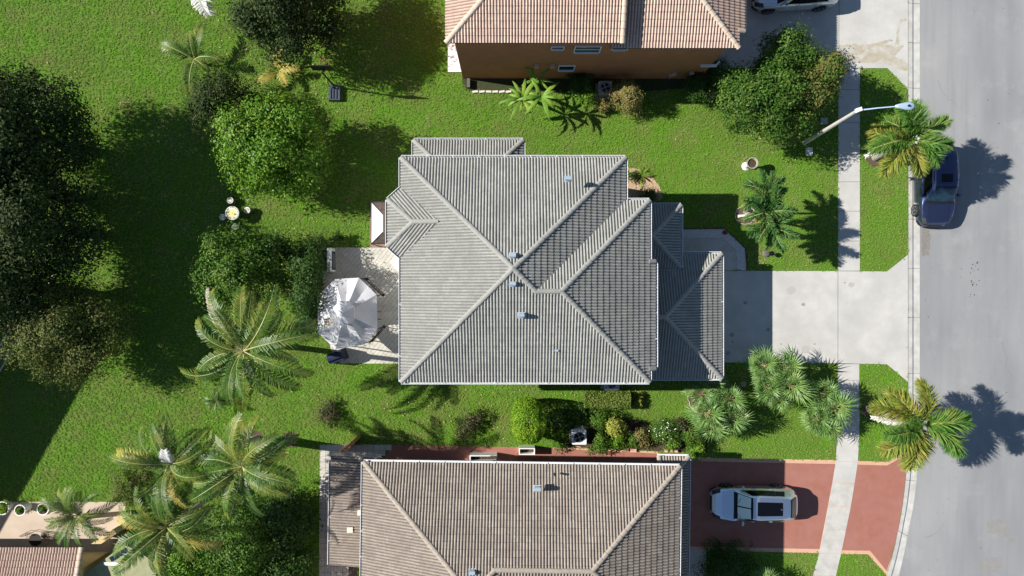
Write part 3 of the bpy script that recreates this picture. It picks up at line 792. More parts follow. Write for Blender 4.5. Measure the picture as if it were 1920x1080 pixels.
def vent(roof, px, py, z, w=.28, tall=.22, mat=None):
    c = P(px, py, z); m = MB()
    m.box((c.x, c.y, c.z - .05), (w * 1.35, w * 1.1, .03))
    m.box((c.x, c.y, c.z + tall / 2 - .06), (w, w * .85, tall), 0, 0, .9)
    m.tube([(c.x - w * .6, c.y, c.z + tall - .07), (c.x + w * .6, c.y, c.z + tall - .07)], w * .36, 10)
    m.build('vent', mat or M['metal'], roof)

# --- grey house in the middle
gh = thing('grey_roofed_house', G(970, 510), 'large two storey house with grey tiled hip roofs at the centre of the picture', 'house')
R = Roof(gh, M['tile_grey'], M['cap_grey'])
z0 = 5.4; s = .0125; p_ = .4167
ap = 5.4 + 180.5 * s; rb = 5.4 + 146 * s
R.face((781.5, 330), (781.5, 691), z0, [[(781.5, 330), (962, 510.5), (846.6, 435), (781.5, 379)], [(781.5, 491), (846.6, 435), (962, 510.5), (781.5, 691)]])
R.face((781.5, 330), (1142.5, 330), z0, [[(781.5, 330), (1142.5, 330), (962, 510.5)]])
R.face((1142.5, 330), (1142.5, 399), z0, [[(1142.5, 330), (1142.5, 399), (996.5, 545), (962, 510.5)]])
R.face((1142.5, 399), (1181, 399), z0, [[(1142.5, 399), (1181, 399), (1035, 545), (996.5, 545)]])
R.face((1181, 399), (1181, 691), z0, [[(1181, 399), (1181, 691), (1035, 545)], [(1181, 497), (1192, 497), (1192, 670), (1181, 670)]])
R.face((781.5, 691), (1181, 691), z0, [[(781.5, 691), (996.5, 691), (996.5, 545), (962, 510.5)], [(996.5, 691), (1181, 691), (1035, 545), (996.5, 545)]])
bs = .009564 / S
R.face((760, 398), (760, 471), z0, [[(760, 398), (803, 435), (760, 472)]])
R.face((760, 398), (781.5, 379), z0, [[(760, 398), (781.5, 379), (846.6, 435), (803, 435)]], bs)
R.face((760, 472), (781.5, 491), z0, [[(760, 472), (781.5, 491), (846.6, 435), (803, 435)]], bs)
for a, b, za, zb in [((781.5, 330), (962, 510.5), z0, ap), ((1142.5, 330), (962, 510.5), z0, ap), ((781.5, 691), (962, 510.5), z0, ap),
                     ((996.5, 545), (962, 510.5), rb, ap), ((996.5, 545), (1035, 545), rb, rb), ((1181, 399), (1035, 545), z0, rb), ((1181, 691), (1035, 545), z0, rb),
                     ((760, 398), (803, 435), z0, z0 + .5375), ((760, 472), (803, 435), z0, z0 + .5375), ((803, 435), (843, 435), z0 + .5375, z0 + .79),
                     ((1181, 497), (1193, 497), z0 + .02, z0 - .12), ((1181, 670), (1193, 670), z0 + .02, z0 - .12)]:
    R.cap(a, b, za, zb)
for a, b in [((781.5, 330), (1142.5, 330)), ((1142.5, 330), (1142.5, 399)), ((1142.5, 399), (1181, 399)), ((1181, 399), (1181, 497)), ((1181, 670), (1181, 691)), ((1181, 691), (781.5, 691)),
             ((781.5, 691), (781.5, 491)), ((781.5, 491), (760, 472)), ((760, 472), (760, 398)), ((760, 398), (781.5, 379)), ((781.5, 379), (781.5, 330))]:
    R.gutter(a[::1], b, z0)
R.gutter((1192, 497), (1192, 670), z0 - .14)
# lower roofs
zl = 2.7
R.face((789, 282.5), (979, 282.5), zl, [[(789, 282.5), (979, 282.5), (920.5, 341), (847.5, 341)]])
R.face((789, 282.5), (789, 341), zl, [[(789, 282.5), (847.5, 341), (789, 341)]])
R.face((979, 282.5), (979, 341), zl, [[(979, 282.5), (979, 341), (920.5, 341)]])
R.cap((789, 282.5), (847.5, 341), zl, zl + 58 * s); R.cap((979, 282.5), (920.5, 341), zl, zl + 58 * s)
R.gutter((789, 341), (789, 282.5), zl); R.gutter((789, 282.5), (979, 282.5), zl); R.gutter((979, 282.5), (979, 341), zl)
ze = 3.05
R.face((1251, 397), (1251, 505), ze, [[(1251, 397), (1251, 505), (1197, 451)]])
R.face((1251, 397), (1168, 397), ze, [[(1251, 397), (1197, 451), (1168, 451), (1168, 397)]])
R.face((1251, 505), (1168, 505), ze, [[(1251, 505), (1197, 451), (1168, 451), (1168, 505)]])
R.cap((1251, 397), (1197, 451), ze, ze + 54 * s); R.cap((1251, 505), (1197, 451), ze, ze + 54 * s); R.cap((1170, 451), (1197, 451), ze + 54 * s, ze + 54 * s)
R.gutter((1168, 397), (1251, 397), ze); R.gutter((1251, 397), (1251, 505), ze); R.gutter((1251, 505), (1168, 505), ze)
R.face((1325, 480.5), (1325, 697), zl, [[(1325, 480.5), (1325, 697), (1216.75, 588.75)]])
R.face((1325, 480.5), (1168, 480.5), zl, [[(1325, 480.5), (1216.75, 588.75), (1168, 588.75), (1168, 480.5)]])
R.face((1325, 697), (1168, 697), zl, [[(1325, 697), (1216.75, 588.75), (1168, 588.75), (1168, 697)]])
zg = zl + 108.25 * s
R.cap((1325, 480.5), (1216.75, 588.75), zl, zg); R.cap((1325, 697), (1216.75, 588.75), zl, zg); R.cap((1170, 588.75), (1216.75, 588.75), zg, zg)
R.gutter((1255, 480.5), (1325, 480.5), zl); R.gutter((1325, 480.5), (1325, 697), zl); R.gutter((1325, 697), (1168, 697), zl)
roof = R.finish()
for px, py, z in [(1065, 335, 6.9), (961, 479, 7.55), (961, 532, 7.45), (977, 591, 7.05), (1043, 657, 6.0)]:
    vent(roof, px, py, z, .25 if px < 1043 or px > 1060 else .15)
w = MB()
w.prism([(G(x, y).x, G(x, y).y) for x, y in [(796, 345), (1127, 345), (1127, 414), (1166, 414), (1166, 676), (796, 676), (796, 484), (775, 465), (775, 405), (796, 386)]], 0, z0 + .12)
w.prism([(G(x, y).x, G(x, y).y) for x, y in [(801, 294), (967, 294), (967, 345), (801, 345)]], 0, zl + .1)
w.prism([(G(x, y).x, G(x, y).y) for x, y in [(1166, 492), (1313, 492), (1313, 685), (1166, 685)]], 0, zl + .1)
w.build('wall', M['stucco_grey'], gh)
for yy in (410, 470):
    m = MB(); c = G(1238, yy); m.box((c.x, c.y, 1.5), (.32, .32, 3.0)); m.build('porch_column', M['white_paint'], gh)
E_ = Vector((1, 0, 0)); W_ = Vector((-1, 0, 0)); N_ = Vector((0, 1, 0)); S_ = Vector((0, -1, 0))
door(gh, G(1313, 588, 1.15), 4.6, 2.2, E_, M['white_paint'], 'garage_door', 4)
door(gh, G(1166, 455, 1.05), 1.0, 2.1, E_, M['leaf_dark'], 'front_door', 2)
for yy in (450, 600): window(gh, G(1166, yy, 4.3), 1.4, 1.1, E_)
for xx in (850, 950, 1060): window(gh, G(xx, 345, 4.3), 1.2, 1.1, N_)
for xx in (860, 980, 1100): window(gh, G(xx, 676, 4.3), 1.2, 1.1, S_)
for xx in (880, 1010): window(gh, G(xx, 676, 1.6), 1.2, 1.2, S_)
for yy in (560, 640): window(gh, G(796, yy, 4.2), 1.4, 1.1, W_)
door(gh, G(796, 560, 1.1), 2.2, 2.1, W_, M['frame_white'], 'patio_door', 1)

# --- orange house at the top
oh = thing('orange_roofed_house', G(1090, -30), 'two storey terracotta stucco house with peach tile roof at the top edge', 'house')
R = Roof(oh, M['tile_orange'], M['cap_orange'])
zL = 6.05; zR = 5.4
R.face((855.5, 152.5), (1135, 152.5), zL, [[(855.5, 152.5), (1135, 152.5), (1135, -28), (1036, -28)]])
R.face((855.5, 152.5), (855.5, -208), zL, [[(855.5, 152.5), (1036, -28), (855.5, -208)]])
R.face((855.5, -208), (1135, -208), zL, [[(855.5, -208), (1036, -28), (1135, -28), (1135, -208)]])
R.face((1120, 153), (1325, 153), zR, [[(1120, 153), (1325, 153), (1145, -27), (1120, -27)]])
R.face((1325, 153), (1325, -207), zR, [[(1325, 153), (1145, -27), (1325, -207)], [(1325, 125), (1338, 125), (1338, -207), (1325, -207)]])
R.face((1120, -207), (1325, -207), zR, [[(1120, -207), (1325, -207), (1145, -27), (1120, -27)]])
for a, b, za, zb in [((855.5, 152.5), (1036, -28), zL, zL + 180 * s), ((855.5, -208), (1036, -28), zL, zL + 180 * s), ((1036, -28), (1135, -28), zL + 180 * s, zL + 180 * s),
                     ((1134, 153), (1134, -28), zL, zL + 180 * s), ((1134, -208), (1134, -28), zL, zL + 180 * s),
                     ((1325, 153), (1145, -27), zR, zR + 180 * s), ((1325, -207), (1145, -27), zR, zR + 180 * s), ((1325, 125), (1339, 125), zR + .02, zR - .14)]:
    R.cap(a, b, za, zb)
roof = R.finish()
w = MB()
w.prism([(G(x, y).x, G(x, y).y) for x, y in [(868, -195), (1128, -195), (1128, 147), (868, 147)]], 0, zL + .04)
w.prism([(G(x, y).x, G(x, y).y) for x, y in [(1128, -195), (1311, -195), (1311, 147.4), (1128, 147.4)]], 0, zR + .10)
# gable wall between the two roof levels
a, b, c = G(1128, 147, zL), G(1128, -195, zL), G(1128, -28, zL + 170 * s)
o_ = Vector((.12, 0, 0)); w.add([a, b, c, a + o_, b + o_, c + o_], [(0, 1, 2), (3, 5, 4), (0, 3, 4, 1), (1, 4, 5, 2), (2, 5, 3, 0)])
w.build('wall', M['stucco_orange'], oh)
for x0, x1, zz0, zz1, mu in [(1063, 1105, 4.33, 5.2, True), (1024.5, 1045, 4.78, 5.16, False), (1124, 1149, 4.72, 5.12, False), (1043, 1071, 1.5, 2.3, False)]:
    window(oh, G((x0 + x1) / 2, 147.4, (zz0 + zz1) / 2), (x1 - x0) * S, zz1 - zz0, S_, mull=mu)
for px, py, z in [(1006, 119, 2.4), (1036, 119, 2.4), (1258, 141, .9), (1264, 139, 1.1), (1297, 131, 1.2)]:
    c = P(px, py, z); m = MB(); m.box((c.x, G(0, 147.4).y - .08, z), (.22, .16, .24)); m.build('meter_box', M['stucco_tan'], oh)
m = MB(); c = G(1305, 147.4); m.box((c.x, c.y - .07, 2.45), (.84, .14, .07)); m.box((c.x + .4, c.y - .05, 2.75), (.05, .08, .55)); m.build('window_sill', M['frame_white'], oh)
m = MB()
for xx in (1253, 1288):
    c = G(xx, 150); m.tube([(c.x, c.y, .1), (c.x, c.y, 1.5)], .03, 6)
m.build('pipe', M['metal_grey'], oh)

# --- brown house at the bottom
th = thing('brown_roofed_house', G(980, 980), 'two storey house with brown grey tiled hip roof at the bottom edge', 'house')
ang = .0137
def trT(x, y):
    dx, dy = x - 721, y - 820
    return (721 + dx * math.cos(ang) - dy * math.sin(ang), 820 + dx * math.sin(ang) + dy * math.cos(ang))
R = Roof(th, M['tile_tan'], M['cap_tan'], trT)
R.face((721, 820), (1230, 820), z0, [[(721, 820), (936, 820), (936, 966), (901.5, 1000.5)], [(936, 820), (1230, 820), (1084, 966), (936, 966)]])
R.face((721, 820), (721, 1181), z0, [[(721, 820), (901.5, 1000.5), (721, 1181)]])
R.face((1082, 1112), (1082, 1181), z0, [[(1082, 1112), (1082, 1181), (901.5, 1000.5), (936, 966)]])
R.face((1230, 820), (1230, 1112), z0, [[(1230, 820), (1230, 1112), (1084, 966)]])
R.face((1082, 1112), (1230, 1112), z0, [[(1082, 1112), (1230, 1112), (1084, 966), (936, 966)]])
R.face((721, 1181), (1082, 1181), z0, [[(721, 1181), (1082, 1181), (901.5, 1000.5)]])
for a, b, za, zb in [((721, 820), (901.5, 1000.5), z0, ap), ((721, 1181), (901.5, 1000.5), z0, ap), ((1082, 1181), (901.5, 1000.5), z0, ap), ((936, 966), (901.5, 1000.5), rb, ap),
                     ((936, 966), (1084, 966), rb, rb), ((1230, 820), (1084, 966), z0, rb), ((1230, 1112), (1084, 966), z0, rb)]:
    R.cap(a, b, za, zb)
R.gutter((721, 820), (1230, 820), z0); R.gutter((1230, 820), (1230, 1112), z0); R.gutter((721, 1181), (721, 820), z0)
# west porch roof, low pitch
zp = 2.7; sp = .15
R.face((645, 829), (645, 1023), zp, [[(645, 829), (735, 829), (735, 1023), (645, 1023)]], sp)
R.cap((644, 829), (736, 829), zp + .02, zp + 90 * S * sp + .02)
R.gutter((645, 1023), (645, 842), zp)
# east garage roof
R.face((1216, 826), (1268, 826), zl, [[(1216, 826), (1268, 826), (1216, 878)]])
R.face((1268, 826), (1268, 1180), zl, [[(1268, 826), (1268, 1180), (1216, 1180), (1216, 878)]])
R.cap((1268, 826), (1216, 878), zl, zl + 52 * s); R.cap((1216, 826), (1216, 870), zl + .02, zl + .02 + 44 * s)
R.gutter((1214, 826), (1268, 826), zl); R.gutter((1268, 826), (1268, 1030), zl)
roof = R.finish()
vent(roof, 1007, 916, 6.35, .28); vent(roof, 885, 1072, 7.3, .24)
m = MB(); c = P(1040, 889, 5.95); m.tube([(c.x, c.y, c.z - .1), (c.x, c.y, c.z + .2)], .05, 8); m.build('pipe', M['metal_dark'], roof)
# replaced pale tiles on the porch
for px, py in [(676, 961), (656.5, 993)]:
    c = P(px, py, 2.95)
    m = MB(); m.box((c.x, c.y, c.z + .04), (.30, .28, .06)); m.build('patched_tile', M['brick_cream'], roof)
def gp2(pts): return [(G(*trT(x, y)).x, G(*trT(x, y)).y) for x, y in pts]
w = MB()
w.prism(gp2([(735, 862), (1216, 862), (1216, 1098), (1068, 1098), (1068, 1167), (735, 1167)]), 0, z0 + .12)
w.prism(gp2([(1216, 862), (1257, 862), (1257, 1170), (1216, 1170)]), 0, zl + .1)
w.build('wall', M['stucco_tan'], th)
for yy in (836, 925, 1014):
    m = MB(); c = G(*trT(655, yy)); m.box((c.x, c.y, 1.35), (.25, .25, 2.7)); m.build('porch_column', M['stucco_tan'], th)
for xx in (800, 900, 1010, 1130): window(th, G(*trT(xx, 862), 4.3), 1.2, 1.1, N_)
for xx in (830, 1060): window(th, G(*trT(xx, 862), 1.5), 1.2, 1.1, N_)
door(th, G(*trT(1257, 945), 1.15), 4.6, 2.2, E_, M['white_paint'], 'garage_door', 4)
m = MB()
p0, p1 = G(655, 836, 1.0), G(676, 816, 1.0)
m = MB(); d = p1 - p0; m.box(((p0.x + p1.x) / 2, (p0.y + p1.y) / 2, 1.1), (d.length, .18, 2.2), math.atan2(d.y, d.x))
tag(m.build('garden_wall', material('terracotta_wall', (0.33, 0.13, 0.085), (0.38, 0.16, 0.11), 4)), 'short terracotta wall end beside the corner of the brown porch roof', 'garden wall')

# --- low house at the lower left corner and its walls
lh = thing('corner_house', G(60, 1080), 'low house with peach tile roof cut by the lower left corner', 'house')
R = Roof(lh, M['tile_orange'], M['cap_orange'])
R.face((-150, 992), (211, 992), 2.7, [[(-150, 992), (211, 992), (211, 1180), (-150, 1180)]], .3)
R.cap((210, 992), (210, 1180), 2.7, 2.7 + 188 * S * .3)
R.finish()
w = MB(); w.prism([(G(x, y).x, G(x, y).y) for x, y in [(-150, 1034), (204, 1034), (204, 1200), (-150, 1200)]], 0, 2.72); w.build('wall', M['stucco_yellow'], lh)
m = MB(); a = G(208, 1003); b = G(250, 975)
d = b - a; m.box(((a.x + b.x) / 2, (a.y + b.y) / 2, .9), (d.length, .3, 1.8), math.atan2(d.y, d.x))
tag(m.build('garden_wall', M['stucco_yellow']), 'yellow garden wall leaving the corner of the low peach roofed house', 'garden wall')
oa = thing('olive_annex', G(270, 1100), 'olive green annex wall with a white window sill at lower left', 'annex')
m = MB(); m.prism([(P(x, y, 2.3).x, P(x, y, 2.3).y) for x, y in [(150, 1082), (232, 1022), (262, 1034), (296, 1062), (280, 1130), (150, 1130)]], 0, 2.3); m.build('wall', M['stucco_olive'], oa)
c = P(213, 1057, 2.33); m = MB(); m.box((c.x, c.y, c.z), (1.05, .16, .06)); m.build('window_sill', M['white_paint'], oa)
c = P(222, 1040, 2.33); m = MB(); m.box((c.x, c.y, c.z - .01), (1.0, .25, .05), .55); m.build('skylight', M['glass'], oa)

# --- neighbour whose shadow falls in from the left
nh = thing('left_neighbour_house', G(-260, 800), 'two storey house beyond the left edge that throws the diagonal shadow', 'house')
d2 = Vector((-.49, .87)); n2 = Vector((.87, .49))
def Q(a, b): 
    q = n2 * a + d2 * b; return (q.x, q.y)
EAV = 485 - 41.6 * z0 + 6
fp = [Q(EAV, 540), Q(EAV, 960), Q(EAV - 380, 960), Q(EAV - 380, 540)]
R = Roof(nh, M['tile_tan'], M['cap_tan'])
md_ = [Q(EAV - 190, 730), Q(EAV - 190, 770)]
R.deck.add([G(*fp[0], z0), G(*fp[1], z0), G(*fp[2], z0), G(*fp[3], z0), G(*md_[0], z0 + 2.1), G(*md_[1], z0 + 2.1)],
           [(0, 1, 5, 4), (1, 2, 5), (2, 3, 4, 5), (3, 0, 4)])
R.deck.build('roof', M['tile_tan'], nh)
ins = [Q(EAV - 15, 555), Q(EAV - 15, 945), Q(EAV - 365, 945), Q(EAV - 365, 555)]
w = MB(); w.prism([(G(*p).x, G(*p).y) for p in ins], 0, z0 - .02); w.build('wall', M['stucco_tan'], nh)

# ------------------------------------------------------------------ picket fence at the left
fn = thing('picket_fence', G(60, 570), 'pale aluminium picket fence running diagonally at the left edge under the trees', 'fence')
fa, fb = G(118, 488), G(-12, 722)
d = (fb - fa); L = d.length; d.normalize(); rz = math.atan2(d.y, d.x); FH = 1.35
me_p = None
npk = int(L / .12); pm = MB(); pm.box((0, 0, FH / 2), (.022, .022, FH)); pme = np_mesh('picket', pm.V, pm.F); pme.materials.append(M['metal_grey'])
for i in range(npk):
    c = fa + d * (i * .12); inst('picket', pme, Matrix.Translation(c - WL[fn.name]), fn)
for z in (.12, FH - .12):
    m = MB(); c = (fa + fb) / 2; m.box((c.x, c.y, z), (L, .045, .04), rz); m.build('rail', M['gutter'], fn)
for i in range(5):
    m = MB(); c = fa + d * (L * i / 4); m.box((c.x, c.y, FH / 2 + .04), (.07, .07, FH + .08), rz); m.build('post', M['gutter'], fn)

# ------------------------------------------------------------------ foliage generators
def leaves(pos, nrm, ll, lw, rg, jitter=.55):
    n = len(pos)
    v = nrm + rg.normal(0, jitter, (n, 3)); v /= np.linalg.norm(v, axis=1)[:, None] + 1e-9
    r = rg.normal(0, 1, (n, 3)); t = np.cross(v, r); t /= np.linalg.norm(t, axis=1)[:, None] + 1e-9
    b = np.cross(v, t)
    sc = rg.uniform(.65, 1.3, (n, 1))
    l = ll * sc; w = lw * sc
    V = np.empty((n, 4, 3))
    V[:, 0] = pos - t * l * .5; V[:, 1] = pos + b * w * .5 + v * w * .18; V[:, 2] = pos + t * l * .5; V[:, 3] = pos - b * w * .5 + v * w * .18
    F = np.arange(n * 4).reshape(n, 4)
    F = np.concatenate([F[:, [0, 1, 2]], F[:, [0, 2, 3]]])
    return V.reshape(-1, 3), F

def crown_cloud(lobes, per_m2, ll, lw, rg, clump=.28, twig=9, shell=.22, lower=.15, jitter=.40):
    """lobes: list of (cx,cy,cz,rx,ry,rz). clumps of leaves on the lobes' outer shells"""
    Ps, Ns = [], []
    q0 = rg.uniform(0, 6.28, 3)
    for k, (cx, cy, cz, rx, ry, rz) in enumerate(lobes):
        area = 4 * math.pi * ((rx * ry) ** 1.6 / 3 + (rx * rz) ** 1.6 / 3 + (ry * rz) ** 1.6 / 3) ** (1 / 1.6)
        nc = int(area * per_m2 / twig)
        d = rg.normal(0, 1, (nc * 2, 3)); d /= np.linalg.norm(d, axis=1)[:, None]
        keep = (d[:, 2] > -.25) | (rg.random(len(d)) < lower); d = d[keep][:nc]
        rad = 1 - np.abs(rg.normal(0, shell, (len(d), 1)))
        # lumpy surface
        ph = rg.uniform(0, 6.28, 6)
        lump = 1 + .10 * np.sin(d[:, :1] * 5 + ph[0]) + .10 * np.sin(d[:, 1:2] * 6 + ph[1]) + .08 * np.sin(d[:, 2:3] * 7 + d[:, :1] * 4 + ph[2])
        c = np.array([cx, cy, cz]) + d * rad * lump * np.array([rx, ry, rz])
        f = 3.4
        nz = np.sin(c[:, 0] * f + q0[0] + 1.3 * np.sin(c[:, 1] * f * .7)) + np.sin(c[:, 1] * f * 1.1 + q0[1] + 1.3 * np.sin(c[:, 2] * f)) + .7 * np.sin(c[:, 2] * f * 1.3 + c[:, 0] * 2.1 + q0[2])
        keep = nz > rg.uniform(-2.4, -.35, len(c))
        c = c + d * (np.clip(nz, -1.6, 2)[:, None] - .4) * .15
        for j, (ax, ay, az, bx, by, bz) in enumerate(lobes):
            if j == k: continue
            q = (c - np.array([ax, ay, az])) / np.array([bx, by, bz]); keep &= (q ** 2).sum(1) > .5
        c = c[keep]; d = d[keep]
        m = len(c)
        off = rg.normal(0, 1, (m, twig, 3)) * clump * rg.uniform(.5, 1.2, (m, 1, 1)); off[:, :, 2] *= .6
        Ps.append((c[:, None, :] + off).reshape(-1, 3))
        nn = d[:, None, :] * 1.0 + np.array([0, 0, .35]) + off * 1.6
        Ns.append(nn.reshape(-1, 3))
    for (cx, cy, cz, rx, ry, rz) in lobes:                 # inner leaves that close the gaps
        mi_ = int(len(Ps[0]) * .22 * rx * ry / (lobes[0][3] * lobes[0][4]))
        dd = rg.normal(0, 1, (mi_, 3)); dd /= np.linalg.norm(dd, axis=1)[:, None]
        Ps.append(np.array([cx, cy, cz]) + dd * rg.uniform(.35, .75, (mi_, 1)) * np.array([rx, ry, rz])); Ns.append(dd + np.array([0, 0, .6]))
    Pp = np.concatenate(Ps); Nn = np.concatenate(Ns); Nn /= np.linalg.norm(Nn, axis=1)[:, None]
    ok = Pp[:, 2] > .06
    return leaves(Pp[ok], Nn[ok], ll, lw, rg, jitter)

def lobes_for(c, R_, rz, n, rg, spread=.55, small=.5):
    L = [(c[0], c[1], c[2], R_ * .72, R_ * .72, rz * .8)]
    for i in range(n):
        a = 6.283 * i / n + rg.normal(0, .3); r = R_ * spread * rg.uniform(.8, 1.15)
        q = R_ * small * rg.uniform(.75, 1.15)
        L.append((c[0] + r * math.cos(a), c[1] + r * math.sin(a), c[2] + rz * rg.uniform(-.45, .3), q, q, q * .8 * rz / R_ * 1.1))
    for i in range(max(3, n // 2)):
        a = rg.uniform(0, 6.28); r = R_ * .28 * rg.uniform(.2, 1); q = R_ * small * .8
        L.append((c[0] + r * math.cos(a), c[1] + r * math.sin(a), c[2] + rz * .5, q, q, q * .7))
    return L

def tree(name, px, py, z, rpx, rz, mat, label, cat='tree', n=8, per=150, ll=.14, lw=.08, seed=1, trunk_r=.14, clump=.26, twig=9, lobes=None, group=None, shell=.2, extra=None, spread=.55):
    """px,py: crown centre in the photograph, z: crown centre height, rpx: crown radius in photo pixels"""
    rg = np.random.default_rng(seed); c = P(px, py, z); R_ = rpx * S * (1 - z / H)
    R_ *= .86
    t = thing(name, (c.x, c.y, 0), label, cat, group)
    L = lobes or lobes_for(c, R_, rz, n, rg, spread)
    V, F = crown_cloud(L, per, ll, lw, rg, clump, twig, shell)
    mk('crown', V, F, mat, t)
    if extra:
        for (nm, epx, epy, ez, erp, erz, emat, lab) in extra:
            e = P(epx, epy, ez); er = erp * S * (1 - ez / H)
            V, F = crown_cloud(lobes_for(e, er, erz, 5, rg), per, ll, lw, rg, clump, twig, shell)
            o = mk(nm, V, F, emat, t)
            if lab: o['label'] = lab
    m = MB(); m.tube([(c.x, c.y, 0), (c.x + .05, c.y, z * .35), (c.x - .03, c.y + .05, z * .8), (c.x, c.y, z)], [trunk_r * 1.3, trunk_r, trunk_r * .8, trunk_r * .4], 9)
    m.build('trunk', M['bark'], t)
    m = MB()
    for l in L[1:]:
        e = Vector(l[:3]); b0 = Vector((c.x, c.y, z * rg.uniform(.35, .6))); mid = b0.lerp(e, .5) + Vector((0, 0, .15))
        m.tube([b0, mid, e], [trunk_r * .5, trunk_r * .33, trunk_r * .12], 6)
    if m.V: m.build('limbs', M['bark'], t)
    return t

def shrub(name, px, py, rpx, h, mat, label, cat='shrub', per=320, ll=.09, lw=.05, seed=1, n=5, clump=.10, sq=1.0, box=False, group=None):
    rg = np.random.default_rng(seed); z = h * .55; c = P(px, py, z); R_ = rpx * S * (1 - z / H)
    t = thing(name, (c.x, c.y, 0), label, cat, group)
    L = lobes_for(c, R_, h * .55, n, rg, .5, .5)
    if sq != 1.0: L = [(c.x + (l[0] - c.x), c.y + (l[1] - c.y) * sq, l[2], l[3], l[4] * (sq if sq < 1 else 1), l[5]) for l in L]
    V, F = crown_cloud(L, per, ll, lw, rg, clump, 7, .22)
    mk('foliage', V, F, mat, t)
    m = MB()
    for i in range(5):
        a = rg.uniform(0, 6.28); m.tube([(c.x, c.y, 0), (c.x + math.cos(a) * R_ * .5, c.y + math.sin(a) * R_ * .5, h * .6)], [.03, .012], 5)
    m.build('stems', M['bark'], t)
    return t

# broad trees
tree('oak_tree', 540, 8, 3.5, 118, 2.4, M['leaf_oak'], 'dark spreading tree at the top edge above the basketball hoop', n=10, per=120, ll=.17, lw=.085, seed=3, trunk_r=.2, clump=.3, shell=.28, spread=.6)
tree('oak_tree', 30, 245, 4.4, 140, 3.2, M['leaf_oak'], 'uppermost of the big dark trees on the left edge', n=9, per=120, ll=.18, lw=.09, seed=4, trunk_r=.25, clump=.32, shell=.3)
tree('oak_tree', 68, 425, 4.4, 138, 3.2, M['leaf_oak'], 'big dark tree on the left edge just above the picket fence', n=9, per=100, ll=.18, lw=.09, seed=5, trunk_r=.25, clump=.32, shell=.3)
tree('oak_tree', -90, 330, 5.4, 150, 3.6, M['leaf_oak'], 'tall dark tree standing just outside the left edge', n=9, per=70, ll=.2, lw=.1, seed=6, trunk_r=.28, clump=.34, shell=.3)
tree('oak_tree', 5, 540, 4.2, 105, 2.6, M['leaf_oak'], 'dark tree beside the left edge behind the picket fence', n=8, per=80, ll=.18, lw=.09, seed=16, trunk_r=.22, clump=.32, shell=.3)
tree('olive_green_tree', 118, 622, 3.2, 112, 1.6, M['leaf_olive'], 'loose olive green tree on the lawn beside the picket fence', n=11, per=230, ll=.13, lw=.07, seed=7, trunk_r=.13, clump=.24, shell=.18, spread=.62)
tree('dark_bushy_tree', 420, 190, 2.2, 84, 1.4, M['leaf_oak'], 'small dark bushy tree beside the bright green round tree', n=7, per=170, ll=.13, lw=.07, seed=8, trunk_r=.1, clump=.2)
tree('bright_round_tree', 517, 284, 3.0, 104, 2.2, M['leaf_bright'], 'large round bright green tree on the back lawn of the grey house', n=11, per=170, ll=.16, lw=.085, seed=9, trunk_r=.17, clump=.24, shell=.16, spread=.6)
tree('leafy_tree', 454, 514, 2.5, 90, 1.8, M['leaf_mid'], 'leafy mid green tree between the stone table and the coconut palm', n=8, per=170, ll=.15, lw=.075, seed=10, trunk_r=.13, clump=.22, shell=.2,
     extra=[('branch_clump', 512, 470, 2.2, 36, 1.0, M['leaf_dark'], 'darker clump on the right side')])
tree('hedge_tree', 584, 540, 2.2, 46, 1.8, M['leaf_dark'], 'narrow dark hedge tree beside the patio gazebo', n=3, per=200, ll=.12, lw=.065, seed=11, trunk_r=.1, clump=.2,
     lobes=[(*P(px, py, z), r, r, zr) for px, py, z, r, zr in [(580, 470, 1.2, .8, .9), (604, 456, .9, .5, .6), (584, 512, 2.0, .9, 1.5), (580, 560, 2.0, .9, 1.5), (584, 600, 1.7, .7, 1.2)]])
tree('front_yard_tree', 1448, 178, 2.9, 104, 1.9, M['leaf_front'], 'large rounded tree by the street lamp with reddish leaves on its right side', n=10, per=170, ll=.15, lw=.08, seed=12, trunk_r=.17, clump=.22, shell=.18, spread=.6,
     extra=[('upper_clump', 1478, 98, 2.6, 56, 1.3, M['leaf_front'], None), ('red_clump', 1545, 135, 2.8, 44, 1.3, M['leaf_red'], 'reddish clump on the right'), ('red_clump', 1520, 180, 3.2, 40, 1.2, M['leaf_red'], 'reddish clump in the middle')])
tree('lower_left_tree', 455, 1030, 1.8, 110, 1.3, M['leaf_mid'], 'green tree under the coconut palms at the bottom edge', n=8, per=150, ll=.14, lw=.075, seed=13, trunk_r=.12, clump=.24)
tree('lower_left_tree', 350, 1062, 1.6, 55, 1.2, M['leaf_bright'], 'bright green bushy tree at the bottom edge below the palm group', n=7, per=160, ll=.13, lw=.07, seed=14, trunk_r=.09, clump=.2)
tree('lower_left_tree', 536, 968, 1.7, 78, 1.2, M['leaf_dark'], 'dark tree beside the pale terrace of the brown house', n=6, per=170, ll=.14, lw=.075, seed=15, trunk_r=.12, clump=.24)
tree('lower_left_tree', 535, 1070, 1.6, 72, 1.1, M['leaf_dark'], 'dark tree cut by the bottom edge beside the pale terrace', n=6, per=130, ll=.14, lw=.075, seed=17, trunk_r=.12, clump=.24)

